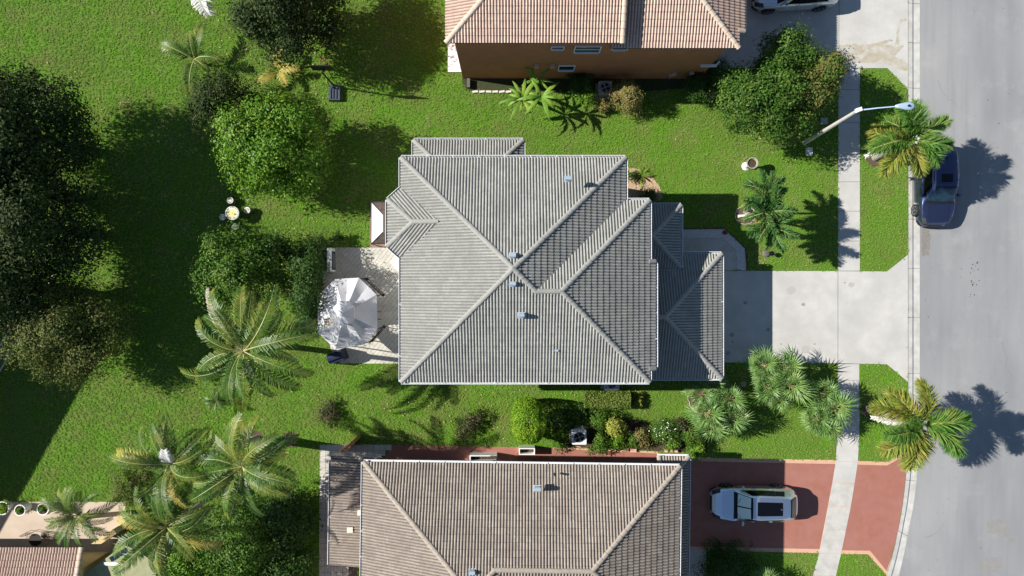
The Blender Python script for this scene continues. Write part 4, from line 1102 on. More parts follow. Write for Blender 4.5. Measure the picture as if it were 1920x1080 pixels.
# shrubs beside the orange house
shrub('round_shrub', 1175, 178, 36, 2.0, M['leaf_croton'], 'round yellowish brown shrub against the terracotta wall', seed=21, ll=.08, per=380, n=6)
shrub('fern_shrub', 1097, 183, 25, 1.3, M['leaf_bright'], 'feathery bright green shrub left of the air conditioner', seed=22, ll=.14, lw=.03)
shrub('small_shrub', 1130, 202, 14, .7, M['leaf_croton'], 'small mottled shrub below the air conditioner of the orange house', seed=23, n=4)
shrub('dark_shrub', 1085, 155, 26, 1.6, M['leaf_dark'], 'dark shrub touching the terracotta wall behind the feathery shrub', seed=24)
shrub('dark_shrub', 1312, 158, 34, 1.5, M['leaf_dark'], 'dark low shrub at the right end of the terracotta wall', seed=25)
shrub('fern_shrub', 1300, 172, 14, .8, M['leaf_mid'], 'small bright fern in front of the dark shrub by the terracotta wall', seed=26, ll=.14, lw=.03, n=4)
shrub('dark_shrub', 1350, 140, 30, 1.6, M['leaf_dark'], 'dark shrub between the house corner and the large rounded tree', seed=27)
shrub('small_shrub', 1332, 176, 11, .8, M['frond_dead'], 'little pale twiggy plant beside the dark shrub by the wall', seed=28, n=3, per=140)
# shrubs between grey and brown house
def topiary(px, py, rx, ry, h, mat, label, seed):
    rg = np.random.default_rng(seed); c = P(px, py, h * .5)
    t = thing('clipped_topiary', (c.x, c.y, 0), label, 'topiary')
    n = 15000; d = rg.normal(0, 1, (n, 3)); d /= np.linalg.norm(d, axis=1)[:, None]
    pos = np.sign(d) * np.abs(d) ** .8 * np.array([rx, ry, h * .55]) * (1 - np.abs(rg.normal(0, .04, (n, 1)))) + np.array([c.x, c.y, h * .55])
    ok = pos[:, 2] > .1
    V, F = leaves(pos[ok], d[ok], .085, .05, rg, .7); mk('foliage', V, F, mat, t)
    m = MB(); m.tube([(c.x, c.y, 0), (c.x, c.y, h * .5)], .08, 7); m.build('trunk', M['bark'], t)
topiary(990, 787, .92, 1.18, 3.0, M['leaf_topiary'], 'tall clipped yellow green topiary bush on the lawn between two houses', 31)
hedge = thing('low_hedge', G(1133, 745), 'low rectangular hedge in front of the air conditioner of the grey house', 'hedge')
rg = np.random.default_rng(32); n = 12000
a = G(1092, 734); b = G(1177, 759); hx, hy = (b.x - a.x) / 2, (a.y - b.y) / 2; cx, cy = (a.x + b.x) / 2, (a.y + b.y) / 2
pos = np.stack([rg.uniform(-hx, hx, n), rg.uniform(-hy, hy, n), rg.uniform(.1, .95, n)], 1)
top = rg.random(n) < .5; pos[top, 2] = .88 + rg.normal(0, .05, top.sum())
sd = (~top) & (rg.random(n) < .7); pos[sd, 1] = np.where(rg.random(sd.sum()) < .5, -hy, hy) + rg.normal(0, .04, sd.sum())
nr = np.where(top[:, None], np.array([0, 0, 1.]), np.array([0, .3, .5]) + rg.normal(0, .5, (n, 3)))
V, F = leaves(pos + np.array([cx, cy, 0]), nr, .09, .05, rg); mk('foliage', V, F, leafmat('hedge_leaf', (0.075, 0.14, 0.018), (0.16, 0.23, 0.035), (0.30, 0.30, 0.08), 0.45, scale3=4), hedge)
shrub('golden_plant', 1197, 741, 8, .5, M['leaf_yellow'], 'upper of two small golden plants beside the low hedge', 'plant', seed=33, n=4)
shrub('golden_plant', 1197, 758, 8.5, .5, M['leaf_yellow'], 'lower of two small golden plants beside the low hedge', 'plant', seed=34, n=4)
shrub('golden_shrub', 1146, 797, 19, 1.6, M['leaf_yellow'], 'yellow and green shrub above the white air conditioner', seed=35, n=5)
shrub('green_shrub', 1126, 788, 18, 1.5, M['leaf_mid'], 'green shrub touching the yellow one by the white air conditioner', seed=36)
shrub('dark_shrub', 1052, 790, 34, .8, M['leaf_dark'], 'low dark planting added to deepen the shadow right of the clipped topiary', seed=56, n=6)  # added shrub that darkens the lawn where the topiary's shadow falls
shrub('green_shrub', 1096, 775, 18, 1.3, M['leaf_dark'], 'shaded shrub between the topiary and the yellow shrub', seed=37)
shrub('round_bush', 1160, 826, 20, .9, M['leaf_bright'], 'round leafy bush on the edge of the red walkway', seed=38, n=6)
shrub('round_bush', 1126, 828, 18, .9, M['leaf_mid'], 'darker round bush right of the white air conditioner', seed=39, n=6)
shrub('round_bush', 1190, 822, 16, .9, M['leaf_mid'], 'mid green bush between the leafy bush and the mottled croton', seed=40)
shrub('croton_bush', 1207, 828, 13, .8, M['leaf_croton'], 'mottled croton bush beside the peach edging blocks', seed=41)
shrub('croton_bush', 1200, 812, 11, .9, M['leaf_croton'], 'mottled croton bush behind the row of round bushes', seed=42)
shrub('green_shrub', 1106, 842, 14, .5, M['leaf_bright'], 'low bright plant right below the white air conditioner', 'plant', seed=43, n=4)
shrub('green_shrub', 1053, 832, 13, .6, M['leaf_mid'], 'low green plant left of the white air conditioner', 'plant', seed=44, n=4)
fs = shrub('white_flower_bush', 1240, 806, 28, 1.4, M['leaf_mid'], 'bush with small white flowers near the brown house corner', seed=45, n=7)
rg = np.random.default_rng(46); c = P(1242, 806, 1.3); q = np.stack([c.x + rg.normal(0, .36, 45), c.y + rg.normal(0, .26, 45), 1.3 + rg.uniform(-.1, .3, 45)], 1)
V, F = leaves(q, np.tile([0, 0, 1.], (45, 1)), .055, .055, rg, .3); mk('flowers', V, F, M['flower'], fs)
shrub('purple_shrub', 1272, 800, 16, 1.2, M['leaf_purple'], 'dark purple shrub right of the white flower bush', seed=47)
shrub('green_shrub', 1292, 815, 24, 1.1, M['leaf_mid'], 'green shrub beside the left fan palm', seed=48)
shrub('green_shrub', 1305, 838, 22, .9, M['leaf_bright'], 'bright leafy shrub at the corner of the red driveway', seed=49)
shrub('green_shrub', 1262, 834, 14, .8, M['leaf_bright'], 'yellowish green bush just above the brown garage roof corner', seed=50, n=4)
shrub('twiggy_bush', 884, 792, 29, 1.1, M['leaf_purple'], 'twiggy brownish bush on the lawn left of the topiary', seed=51, per=190, n=7)
shrub('twiggy_bush', 612, 776, 29, .9, M['leaf_purple'], 'twiggy purplish bush on the lawn right of the coconut palm', seed=52, per=180, n=7)
shrub('driveway_hedge', 1362, 1062, 58, 1.2, M['leaf_dark'], 'dark hedge below the red driveway at the bottom edge', 'hedge', seed=53, n=8)
shrub('vine_shrub', 250, 915, 42, .9, M['leaf_olive'], 'yellowish low shrub behind the palms at lower left', seed=54, n=7, per=220)
shrub('patio_shrub', 630, 448, 16, 1.0, M['leaf_dark'], 'low dark shrub at the top corner of the patio', seed=55, n=4)

# ------------------------------------------------------------------ palms
def frond_mesh(name, L, el0, el1, ll, lw, n, mat, rg, plume=False, hang=.4, side=0.0, stalk=.14, fwd=.75):
    """frond along +x from the origin; el0 / el1: elevation angles at base and tip"""
    V = []; F = []; K = 14
    pts = [Vector((0, 0, 0))]; ds = []
    for k in range(K):
        t = (k + .5) / K; el = el0 + (el1 - el0) * t ** 1.1; yw = side * t
        d = Vector((math.cos(el) * math.cos(yw), math.cos(el) * math.sin(yw), math.sin(el))); ds.append(d)
        pts.append(pts[-1] + d * L / K)
    ds.append(ds[-1])
    m = MB(); m.tube(pts, [.028 * (1 - .85 * i / K) + .003 for i in range(K + 1)], 5)
    V = [tuple(v) for v in m.V]; F = list(m.F); mi = [1] * len(F)
    for i in range(n):
        t = stalk + (1 - stalk) * (i + .5) / n; k = min(int(t * K), K - 1); fr = t * K - k
        p = pts[k].lerp(pts[k + 1], fr); d = ds[k]
        sv = Vector((-d.y, d.x, 0)).normalized(); up = d.cross(sv) * -1
        if up.z < 0: up = -up
        ln = ll * (.45 + .75 * math.sin(math.pi * min(1, (t * .92 + .06)) ** .9)) * rg.uniform(.85, 1.1)
        angs = (0, ) if not plume else (-.9, -.1, .7)
        for sgn in (-1, 1):
            for a in angs:
                if plume: a += rg.normal(0, .25)
                dv = (sv * sgn * math.cos(a) + up * (math.sin(a) + (.15 if not plume else 0)) + d * (fwd + rg.normal(0, .1)) + Vector((rg.normal(0, .06), rg.normal(0, .06), 0))).normalized()
                mid = p + dv * ln * .5
                dv2 = (dv + Vector((0, 0, -hang * (1 + rg.normal(0, .3))))).normalized()
                tip = mid + dv2 * ln * .5
                wv = dv.cross(up).normalized() * lw * .5 if not plume else dv.cross(Vector((rg.normal(), rg.normal(), rg.normal()))).normalized() * lw * .5
                b = len(V)
                V += [tuple(p - wv * .5), tuple(p + wv * .5), tuple(mid + wv), tuple(mid - wv), tuple(tip)]
                F += [(b, b + 1, b + 2, b + 3), (b + 3, b + 2, b + 4)]; mi += [0, 0]
    me = np_mesh(name, V, F)
    for mm in (mat if isinstance(mat, (list, tuple)) else [mat, M['rachis']]): me.materials.append(mm)
    me.polygons.foreach_set('material_index', np.array(mi, dtype=np.int32))
    return me

rgt = np.random.default_rng(123)
def palm(name, base, top, label, fronds, group=None, trunk_r=.13, boot=None, cat='palm', twist=.42):
    """base, top: world points; fronds: list of (mesh, yaw, scale, pitch, label)"""
    t = thing(name, base, label, cat, group)
    b, c = Vector(base), Vector(top)
    m = MB(); mid = b.lerp(c, .5) + Vector(((c.x - b.x) * -.12, (c.y - b.y) * -.12, 0))
    pts = []
    for k in range(9):
        u = k / 8; pts.append((b * (1 - u) ** 2 + mid * 2 * u * (1 - u) + c * u * u) - b)
    m.tube(pts, [trunk_r * (1.35 if k == 0 else 1.05 - .3 * k / 8) for k in range(9)], 10)
    m.build('trunk', M['palm_trunk'], t, world=False)
    if boot:
        m = MB(); m.tube([c - b - Vector((0, 0, .5)), c - b - Vector((0, 0, .1)), c - b + Vector((0, 0, .25))], [trunk_r * .9, trunk_r * 1.15, trunk_r * .5], 9); m.build('crownshaft', boot, t, world=False)
    for me, yaw, sc, pitch, lab in fronds:
        tw = float(rgt.normal(0, twist))
        Mx = Matrix.Translation(c - b + Vector((0, 0, .05))) @ Matrix.Rotation(yaw, 4, 'Z') @ Matrix.Rotation(-pitch, 4, 'Y') @ Matrix.Rotation(tw, 4, 'X') @ Matrix.Scale(sc, 4)
        o = inst('frond', me, Mx, t)
        if lab: o['label'] = lab
    return t

def ya(dx, dy): return math.atan2(-dy, dx)     # photo direction to yaw
rgp = np.random.default_rng(77)
coco = [frond_mesh('frond', 3.7, e0, e1, .60, .052, 44, M['frond_coco'], rgp, hang=h, side=sd) for e0, e1, h, sd in
        [(.85, -.9, 1.0, .40), (.55, -1.15, 1.4, -.5), (.3, -1.25, 1.5, .55), (1.0, -.5, .8, -.3)]]
cocod = [frond_mesh('frond', 3.5, e0, e1, .58, .052, 44, M['frond_dark'], rgp, hang=h, side=sd) for e0, e1, h, sd in [(.8, -.6, .9, .3), (.4, -1.0, 1.2, -.4)]]
cocoy = frond_mesh('frond', 3.4, .45, -.9, .6, .04, 54, M['frond_yellow'], rgp, hang=.5, side=.2)
cocodead = frond_mesh('frond', 3.4, .25, -.7, .30, .045, 46, [M['frond_dead'], M['frond_dead']], rgp, hang=.6, side=-.3)
white = frond_mesh('frond', 1.1, .5, -.8, .4, .05, 24, [M['frond_white'], M['frond_white']], rgp, hang=.8, fwd=.4)
# big coconut palm
base, top = P(530, 648), P(457, 658, 6.0)
fr = [(cocodead, ya(-70, -75), 1.05, .1, 'bare pinkish dead frond')]
for a, k, sc, pt in [((-30, -110), 0, 1.0, .05), ((-8, -100), 3, .85, 0), ((22, -115), 0, .95, 0), ((80, -105), 0, 1.1, 0), ((115, -70), 1, 1.1, 0), ((140, -5), 0, 1.12, .0), ((130, 30), 1, 1.05, -.05),
                     ((60, 75), 2, 1.0, 0), ((15, 110), 1, 1.0, -.1), ((-45, 105), 2, .95, 0), ((-75, 55), 1, 1.0, 0), ((-95, 12), 2, .95, 0), ((-85, -25), 1, .85, .1), ((30, 60), 3, .7, .2), ((-20, 60), 0, .8, .2), ((-50, -55), 3, .7, .3)]:
    fr.append((coco[k], ya(*a), sc, pt, None))
for a in [(-60, 90), (-100, 40), (40, 90), (100, 50), (-60, -60), (60, -60), (-90, 70)]: fr.append((cocod[0], ya(*a), .8, -.25, None))
palm('coconut_palm', base, top, 'big coconut palm on the back lawn left of the white gazebo', fr, 'coconut palms', .16)
def rnd_fronds(n, meshes, s0, s1, rg, p0=-.15, p1=.25, off=0):
    return [(meshes[int(rg.integers(len(meshes)))], off + 6.283 * i / n + rg.normal(0, .18), rg.uniform(s0, s1), rg.uniform(p0, p1), None) for i in range(n)]
palm('coconut_palm', P(482, 822), P(320, 868, 6.6), 'coconut palm with a bleached white frond at its top, lower left group', rnd_fronds(15, coco + [cocoy], .6, .82, np.random.default_rng(1)) + rnd_fronds(11, cocod, .5, .75, np.random.default_rng(31), -.6, -.2) +
     [(white, ya(0, -60), .9, .75, 'bleached white frond'), (cocoy, ya(-95, -25), .85, .1, 'yellow frond')], 'coconut palms', .13)
palm('coconut_palm', P(544, 824), P(455, 874, 6.4), 'coconut palm whose fronds reach the pale terrace, right of the lower left group', rnd_fronds(17, coco, .7, .92, np.random.default_rng(2)) + rnd_fronds(12, cocod + [cocoy], .55, .85, np.random.default_rng(32), -.6, -.2), 'coconut palms', .13)
palm('coconut_palm', P(420, 915), P(314, 988, 6.0), 'coconut palm over the bottom edge of the lower left group', rnd_fronds(16, coco + [cocoy], .65, .88, np.random.default_rng(3)) + rnd_fronds(11, cocod, .5, .8, np.random.default_rng(33), -.6, -.2), 'coconut palms', .13)
palm('coconut_palm', P(160, 968), P(150, 962, 2.6), 'shorter dark palm leaning over the white flower pots', rnd_fronds(24, cocod + coco, .45, .62, np.random.default_rng(4), -.2, .4) + [(white, ya(-15, -60), .6, .3, 'dry folded frond')], 'coconut palms', .14)
# dark spiky plant below the big palm
palm('spiky_understory_palm', P(410, 752), P(408, 750, .5), 'low dark spiky palm beneath the big coconut palm', rnd_fronds(16, cocod, .20, .30, np.random.default_rng(5), .1, .6), None, .07)
# young coconuts upper left
yng = frond_mesh('frond', 2.1, .9, -.5, .50, .055, 34, M['frond_coco'], rgp, hang=.35, side=.2)
yngy = frond_mesh('frond', 1.4, .9, -.4, .36, .06, 24, M['frond_yellow'], rgp, hang=.35, side=-.2)
palm('young_coconut_palm', P(368, 118), P(366, 112, .7), 'young coconut palm with few fronds above the dark bushy tree', [(yng, ya(-48, -28), 1.0, -.1, None), (yng, ya(22, -45), 1.0, 0, None), (yng, ya(-12, 50), 1.05, -.1, None), (yng, ya(40, 12), .9, 0, None), (yng, ya(2, -30), .7, .3, None), (yng, ya(32, 38), .6, 0, None)], None, .08)
palm('young_coconut_palm', P(525, 134), P(524, 134, .4), 'tiny yellow leaved palm left of the basketball hoop', [(yngy, ya(5, -28), 1, .1, None), (yngy, ya(-24, 22), 1, 0, None), (yngy, ya(26, -5), .95, 0, None), (yng, ya(-28, -22), .5, 0, None), (yngy, ya(14, 20), .8, 0, None)], None, .05)
palm('coconut_palm', P(372, -42), P(368, -50, 3.0), 'coconut palm cut off by the top edge with one bleached hanging frond', [(coco[1], ya(-52, 42), .75, -.3, None), (coco[0], ya(60, -30), .7, 0, None), (coco[0], ya(-70, -20), .7, 0, None), (coco[3], ya(0, -70), .7, 0, None), (coco[0], ya(70, 25), .4, 0, None), (white, ya(6, 68), 2.0, -.35, 'bleached hanging frond')], 'coconut palms', .14)

# street palms with bushy plumes
fox = [frond_mesh('frond', 2.35, e0, e1, .70, .042, 84, mt, rgp, plume=True, hang=.2, side=sd, stalk=.1) for e0, e1, sd, mt in
       [(.75, -.7, .15, M['frond_fox']), (.6, -.85, -.2, M['frond_foxy']), (.9, -.45, .1, M['frond_fox']), (.5, -1.0, .2, M['frond_foxy'])]]
foxdead = frond_mesh('frond', 2.0, .1, -.8, .25, .04, 40, [M['frond_white'], M['frond_dead']], rgp, plume=True, hang=.3, side=.1)
palm('foxtail_palm', P(1640, 296), P(1712, 262, 4.3), 'bushy plumed palm leaning over the navy parked car', [(fox[0], ya(5, -70), .85, 0, None), (fox[2], ya(-40, -62), .85, 0, None), (fox[1], ya(-90, -10), .98, -.05, None), (fox[0], ya(-78, 12), 1.0, -.1, None), (fox[3], ya(-62, 60), 1.0, -.05, None),
     (fox[2], ya(95, -42), .80, 0, None), (fox[0], ya(85, 22), .82, 0, None), (fox[0], ya(50, 62), .80, -.05, None), (fox[3], ya(12, 60), .85, -.1, None), (foxdead, ya(-100, 12), 1.15, -.3, 'withered pale frond'), (fox[0], ya(-45, -35), .8, 0, None)], 'plumed street palms', .14, M['frond_fox'])
palm('foxtail_palm', P(1629, 767), P(1724, 796, 4.8), 'bushy yellow green palm between the two driveways at the kerb', [(fox[1], ya(5, -85), .98, .0, None), (fox[3], ya(-55, -80), .98, 0, None), (fox[1], ya(-105, -38), 1.05, -.1, None), (fox[0], ya(-60, 10), .9, .1, None), (fox[1], ya(-65, 60), 1.05, 0, None),
     (fox[3], ya(-25, 85), 1.08, 0, None), (fox[3], ya(15, 80), .85, -.15, None), (fox[0], ya(80, 72), 1.1, 0, None), (fox[0], ya(95, 0), 1.05, .05, None), (fox[1], ya(85, -25), .95, -.1, None), (fox[2], ya(-20, -10), .5, .4, None), (foxdead, ya(-95, -8), 1.1, -.2, 'bleached dead frond')], 'plumed street palms', .15, M['frond_fox'])
# triple trunk small palm on the front lawn
rob = [frond_mesh('frond', 1.35, e0, e1, .30, .035, 46, mt, rgp, plume=True, hang=.25, side=sd, stalk=.1) for e0, e1, sd, mt in
       [(.7, -.7, .2, M['frond_robel']), (.5, -1.0, -.2, M['frond_robel']), (.9, -.4, .1, M['frond_robel'])]]
roby = frond_mesh('frond', 1.3, .2, -1.1, .26, .035, 40, M['frond_yellow'], rgp, plume=True, hang=.3, side=.2)
for bx, by, tx, ty, z, sd, lab, n in [(1396, 398, 1434, 362, 3.3, 1, 'uppermost crown of the three small palms on the front lawn', 11), (1400, 404, 1436, 398, 3.5, 2, 'middle crown of the three small palms on the front lawn', 9), (1398, 410, 1444, 422, 3.2, 3, 'lowest crown of the three small palms on the front lawn', 11)]:
    r_ = np.random.default_rng(sd)
    palm('date_palm', P(bx, by), P(tx, ty, z), lab, rnd_fronds(n, rob, .9, 1.25, r_, -.1, .2) + [(roby, r_.uniform(0, 6), 1.1, -.2, 'yellowed frond'), (roby, r_.uniform(0, 6), 1.1, -.2, 'yellowed frond')], 'small palms on the front lawn', .07)

# fan palms
def fan_mesh(rg, R0=.62, pet=.5, nb=22, mat=None):
    m = MB(); V = []; F = []
    m.tube([(0, 0, 0), (pet * .5, 0, .04), (pet, 0, 0)], [.014, .012, .01], 5)
    V = [tuple(v) for v in m.V]; F = list(m.F); mi = [1] * len(F)
    for i in range(nb):
        a = -1.9 + 3.8 * i / (nb - 1) + rg.normal(0, .03); ln = R0 * (1 - .12 * abs(a)) * rg.uniform(.85, 1.1)
        d = Vector((math.cos(a), math.sin(a), -.05 + .12 * math.cos(i * 2.2)))
        wv = Vector((-math.sin(a), math.cos(a), 0)) * .027
        p = Vector((pet, 0, 0)); mid = p + d * ln * .5; tip = mid + (d + Vector((0, 0, -.45 - rg.uniform(0, .4)))).normalized() * ln * .5
        b = len(V); V += [tuple(p), tuple(mid + wv), tuple(mid - wv + Vector((0, 0, .012))), tuple(tip)]
        F += [(b, b + 1, b + 2), (b + 2, b + 1, b + 3)]; mi += [0, 0]
    me = np_mesh('fan_leaf', V, F); me.materials.append(mat or M['fan']); me.materials.append(M['rachis'])
    me.polygons.foreach_set('material_index', np.array(mi, dtype=np.int32)); return me
fans = [fan_mesh(rgp, .74, .45, 17), fan_mesh(rgp, .84, .55, 18), fan_mesh(rgp, .66, .38, 16)]
def fan_palm(px, py, heads, label, seed):
    rg = np.random.default_rng(seed); base = P(px, py)
    t = thing('fan_palm', base, label, 'palm', 'clustered fan palms')
    for (hx, hy, z, n, sc) in heads:
        c = P(hx, hy, z) - base; b0 = Vector((c.x * .3, c.y * .3, 0))
        m = MB(); m.tube([b0, b0.lerp(c, .5) + Vector((0, 0, .05)), c], [.10, .09, .085], 8); m.build('trunk', M['bark'], t, world=False)
        for i in range(n):
            yaw = i * 2.4 + rg.normal(0, .2); pit = 1.25 - 1.75 * (i / n) + rg.normal(0, .1)
            Mx = Matrix.Translation(c) @ Matrix.Rotation(yaw, 4, 'Z') @ Matrix.Rotation(-pit, 4, 'Y') @ Matrix.Rotation(rg.normal(0, .3), 4, 'X') @ Matrix.Scale(sc * rg.uniform(.85, 1.15), 4)
            inst('fan_leaf', fans[int(rg.integers(3))], Mx, t)
fan_palm(1330, 752, [(1335, 716, 1.6, 15, .8), (1316, 738, 1.3, 13, .8), (1325, 775, 1.7, 20, 1.0), (1368, 748, 1.5, 18, .95), (1368, 785, 1.6, 20, 1.0), (1335, 800, 1.4, 18, .95)], 'leftmost clustered fan palm beside the garage corner, in a round bed', 61)
fan_palm(1440, 718, [(1430, 684, 1.7, 18, .9), (1472, 690, 1.7, 18, .95), (1440, 728, 1.6, 16, .9), (1480, 722, 1.9, 20, 1.05), (1462, 748, 1.4, 14, .85)], 'middle clustered fan palm below the driveway', 62)
fan_palm(1538, 765, [(1542, 738, 1.6, 18, .95), (1560, 765, 1.8, 22, 1.05), (1530, 782, 1.5, 18, .95), (1553, 798, 1.3, 16, .9)], 'rightmost clustered fan palm beside the sidewalk', 63)
fan_palm(1432, 1092, [(1428, 1088, 1.0, 14, .75), (1450, 1100, .9, 10, .7)], 'small fan palm cut by the bottom edge below the red driveway', 64)
# round stones in the palm bed
def rock(px, py, r, mat, label, seed, sq=.6, cat='stone'):
    rg = np.random.default_rng(seed); c = P(px, py)
    V = []; F = []; n, k = 9, 5
    for j in range(k + 1):
        for i in range(n):
            ph = math.pi / 2 * j / k; rr = r * math.cos(ph) * rg.uniform(.88, 1.12)
            V.append((c.x + rr * math.cos(6.283 * i / n), c.y + rr * math.sin(6.283 * i / n) * .85, r * sq * math.sin(ph) * rg.uniform(.95, 1.05)))
    for j in range(k):
        for i in range(n): F.append((j * n + i, j * n + (i + 1) % n, (j + 1) * n + (i + 1) % n, (j + 1) * n + i))
    F.append(tuple(k * n + i for i in range(n)))
    return tag(mk('boulder', V, F, mat), label, cat)
rock(1329, 750, .36, M['stone'], 'rounded stone in the bed of the leftmost fan palm', 1)
rock(1393, 720, .2, M['stone'], 'small brown stone left of the middle fan palm', 2)
rock(1436, 476, .24, M['pedestal'], 'brown stone beside the small lawn lamp', 3)

# banana plants
def banana_leaf(rg, L=1.5, W=.30, droop=.9):
    V = []; F = []; K = 12; p = Vector((0, 0, 0)); el = 1.0
    rows = []
    for k in range(K + 1):
        t = k / K; el = 1.0 - (1.0 + droop) * t
        w = W * math.sin(math.pi * min(1, max(0, (t - .12) / .9)) ** .75) if t > .12 else .02
        rows.append((p.copy(), max(w, .012)))
        p = p + Vector((math.cos(el), 0, math.sin(el))) * L / K
    for q, w in rows:
        jag = rg.uniform(.82, 1.05)
        V += [(q.x, -w * jag, q.z - w * .25), (q.x, 0, q.z), (q.x, w * rg.uniform(.82, 1.05), q.z - w * .25)]
    for k in range(K):
        b = k * 3; F += [(b, b + 3, b + 4, b + 1), (b + 1, b + 4, b + 5, b + 2)]
    me = np_mesh('leaf', V, F, True); me.materials.append(M['banana']); return me
bl = [banana_leaf(rgp, 1.45, .10), banana_leaf(rgp, 1.2, .09, 1.2), banana_leaf(rgp, 1.6, .115, .7)]
def banana(px, py, tx, ty, z, n, label, seed, sc=1.0):
    rg = np.random.default_rng(seed); base = P(px, py); c = P(tx, ty, z) - base
    t = thing('banana_plant', base, label, 'banana plant')
    m = MB(); m.tube([(0, 0, 0), c * .5, c], [.11, .09, .06], 9); m.build('stem', M['rachis'], t, world=False)
    for i in range(n):
        Mx = Matrix.Translation(c) @ Matrix.Rotation(i * 2.4 + rg.normal(0, .2), 4, 'Z') @ Matrix.Rotation(rg.uniform(-.15, .35), 4, 'Y') @ Matrix.Scale(sc * rg.uniform(.8, 1.1), 4)
        inst('leaf', bl[int(rg.integers(3))], Mx, t)
banana(988, 182, 980, 186, 1.7, 13, 'left banana plant with yellow green leaves in front of the terracotta wall', 71, 1.0)
banana(1022, 178, 1015, 182, 1.9, 11, 'right banana plant casting a leafy shadow on the lawn', 72, .95)
banana(1000, 155, 1003, 150, 1.5, 7, 'shaded banana plant close to the terracotta wall', 73, .85)

# agave clump on pea gravel
ag = thing('spiky_bromeliad', P(1202, 330), 'spiky green and rust coloured rosette plant on the pea gravel', 'plant')
def blade_mesh(L, W, droop, mat):
    V = []; F = []; K = 5; p = Vector()
    for k in range(K + 1):
        t = k / K; w = W * (1 - t) ** .6 + .003; V += [(p.x, -w, p.z + w * .3), (p.x, 0, p.z), (p.x, w, p.z + w * .3)]
        el = 1.0 - droop * t; p = p + Vector((math.cos(el), 0, math.sin(el))) * L / K
    for k in range(K):
        b = k * 3; F += [(b, b + 3, b + 4, b + 1), (b + 1, b + 4, b + 5, b + 2)]
    me = np_mesh('blade', V, F); me.materials.append(mat); return me
bms = [blade_mesh(.72, .035, 1.3, M['leaf_topiary']), blade_mesh(.7, .035, 1.6, M['leaf_croton']), blade_mesh(.6, .03, 1.0, M['leaf_mid'])]
rg = np.random.default_rng(74)
for i in range(46):
    Mx = Matrix.Rotation(i * 2.4, 4, 'Z') @ Matrix.Rotation(rg.uniform(-.5, .9) if i > 20 else rg.uniform(.3, .9), 4, 'Y') @ Matrix.Scale(rg.uniform(.8, 1.15), 4)
    inst('blade', bms[i % 3], Mx, ag)
shrub('green_shrub', 1176, 326, 12, .7, M['leaf_bright'], 'small green plant against the grey house beside the spiky rosette', 'plant', seed=75, n=3)
shrub('green_shrub', 1215, 368, 16, .6, M['leaf_dark'], 'shaded ground plant in the pea gravel bed', 'plant', seed=76, n=4)

# fallen leaves on the lawn
rg = np.random.default_rng(90); nL = 2600
fx = np.concatenate([rg.normal(px, sd_, nL // 8) for px, py, sd_ in [(517, 284, 90), (448, 500, 80), (535, 60, 90), (1448, 200, 80), (460, 680, 100), (400, 900, 90), (150, 300, 120), (900, 780, 120)]])
fy = np.concatenate([rg.normal(py, sd_ * .8, nL // 8) for px, py, sd_ in [(517, 284, 90), (448, 500, 80), (535, 60, 90), (1448, 200, 80), (460, 680, 100), (400, 900, 90), (150, 300, 120), (900, 780, 60)]])
okf = np.ones(len(fx), bool)
for p in PAVED[:8] + PAVED[15:]: okf &= ~in_poly(fx, fy, p)
fx, fy = fx[okf], fy[okf]
V, F = leaves(np.stack([(fx - 960) * S, -(fy - 540) * S, np.full(len(fx), .065)], 1), np.tile([0, 0, 1.], (len(fx), 1)), .10, .055, rg, .25)
tag(mk('fallen_leaves', V, F, material('dry_leaf', (0.30, 0.20, 0.10), (0.48, 0.38, 0.20), 3, .8)), 'dry fallen leaves scattered over the lawn under the trees', None, None, 'stuff')

# ------------------------------------------------------------------ street lamp
sl = thing('street_lamp', P(1508, 268), 'street lamp with pale concrete pole and blue grey head beside the sidewalk', 'street lamp')
b = P(1508, 268); tp = P(1610, 206, 6.5)
m = MB(); m.tube([b, b.lerp(tp, .5), tp], [.13, .10, .075], 8); m.build('pole', M['pole'], sl)
hd = P(1697, 199, 7.2); a0 = tp + Vector((0, 0, -.1))
m = MB(); m.tube([a0, a0.lerp(hd, .4) + Vector((0, 0, .12)), hd - Vector((.25, 0, 0))], [.035, .03, .028], 8); m.build('arm', M['lamp_metal'], sl)
m = MB(); m.box((tp.x, tp.y, tp.z), (.22, .18, .25), .3); m.build('bracket', M['gutter'], sl)
V = []; n = 12
for x, w_, h_ in ((-.45, .05, .05), (-.3, .10, .09), (0, .17, .12), (.22, .19, .12), (.38, .14, .09), (.43, .05, .04)):
    for i in range(n):
        t = 6.283 * i / n; V.append((hd.x + x, hd.y + w_ * math.cos(t), hd.z + h_ * .6 * math.sin(t)))
F = [(j * n + i, j * n + (i + 1) % n, (j + 1) * n + (i + 1) % n, (j + 1) * n + i) for j in range(5) for i in range(n)] + [tuple(range(n))[::-1], tuple(5 * n + i for i in range(n))]
mk('lamp_head', V, F, M['lamp_metal'], sl, smooth=True)
m = MB(); m.tube([(hd.x + .12, hd.y, hd.z + .06), (hd.x + .12, hd.y, hd.z + .14)], .05, 10); m.build('photocell', M['metal_dark'], sl)
def simple(name, mb, mat, label, cat, group=None):
    o = mb.build(name, mat); return tag(o, label, cat, group)
c = P(1516, 285); m = MB(); m.box((c.x, c.y, .06), (.36, .42, .12)); m.box((c.x, c.y, .13), (.22, .46, .02))
simple('utility_box', m, M['stone_white'], 'small concrete utility box in the grass at the foot of the street lamp', 'utility box')
c = P(1545, 227); m = MB(); m.box((c.x, c.y, .02), (.40, .36, .05)); m.box((c.x, c.y, .05), (.30, .26, .012))
simple('manhole_cover', m, M['metal_grey'], 'grey square manhole cover in the shade under the rounded tree beside the sidewalk', 'manhole cover')

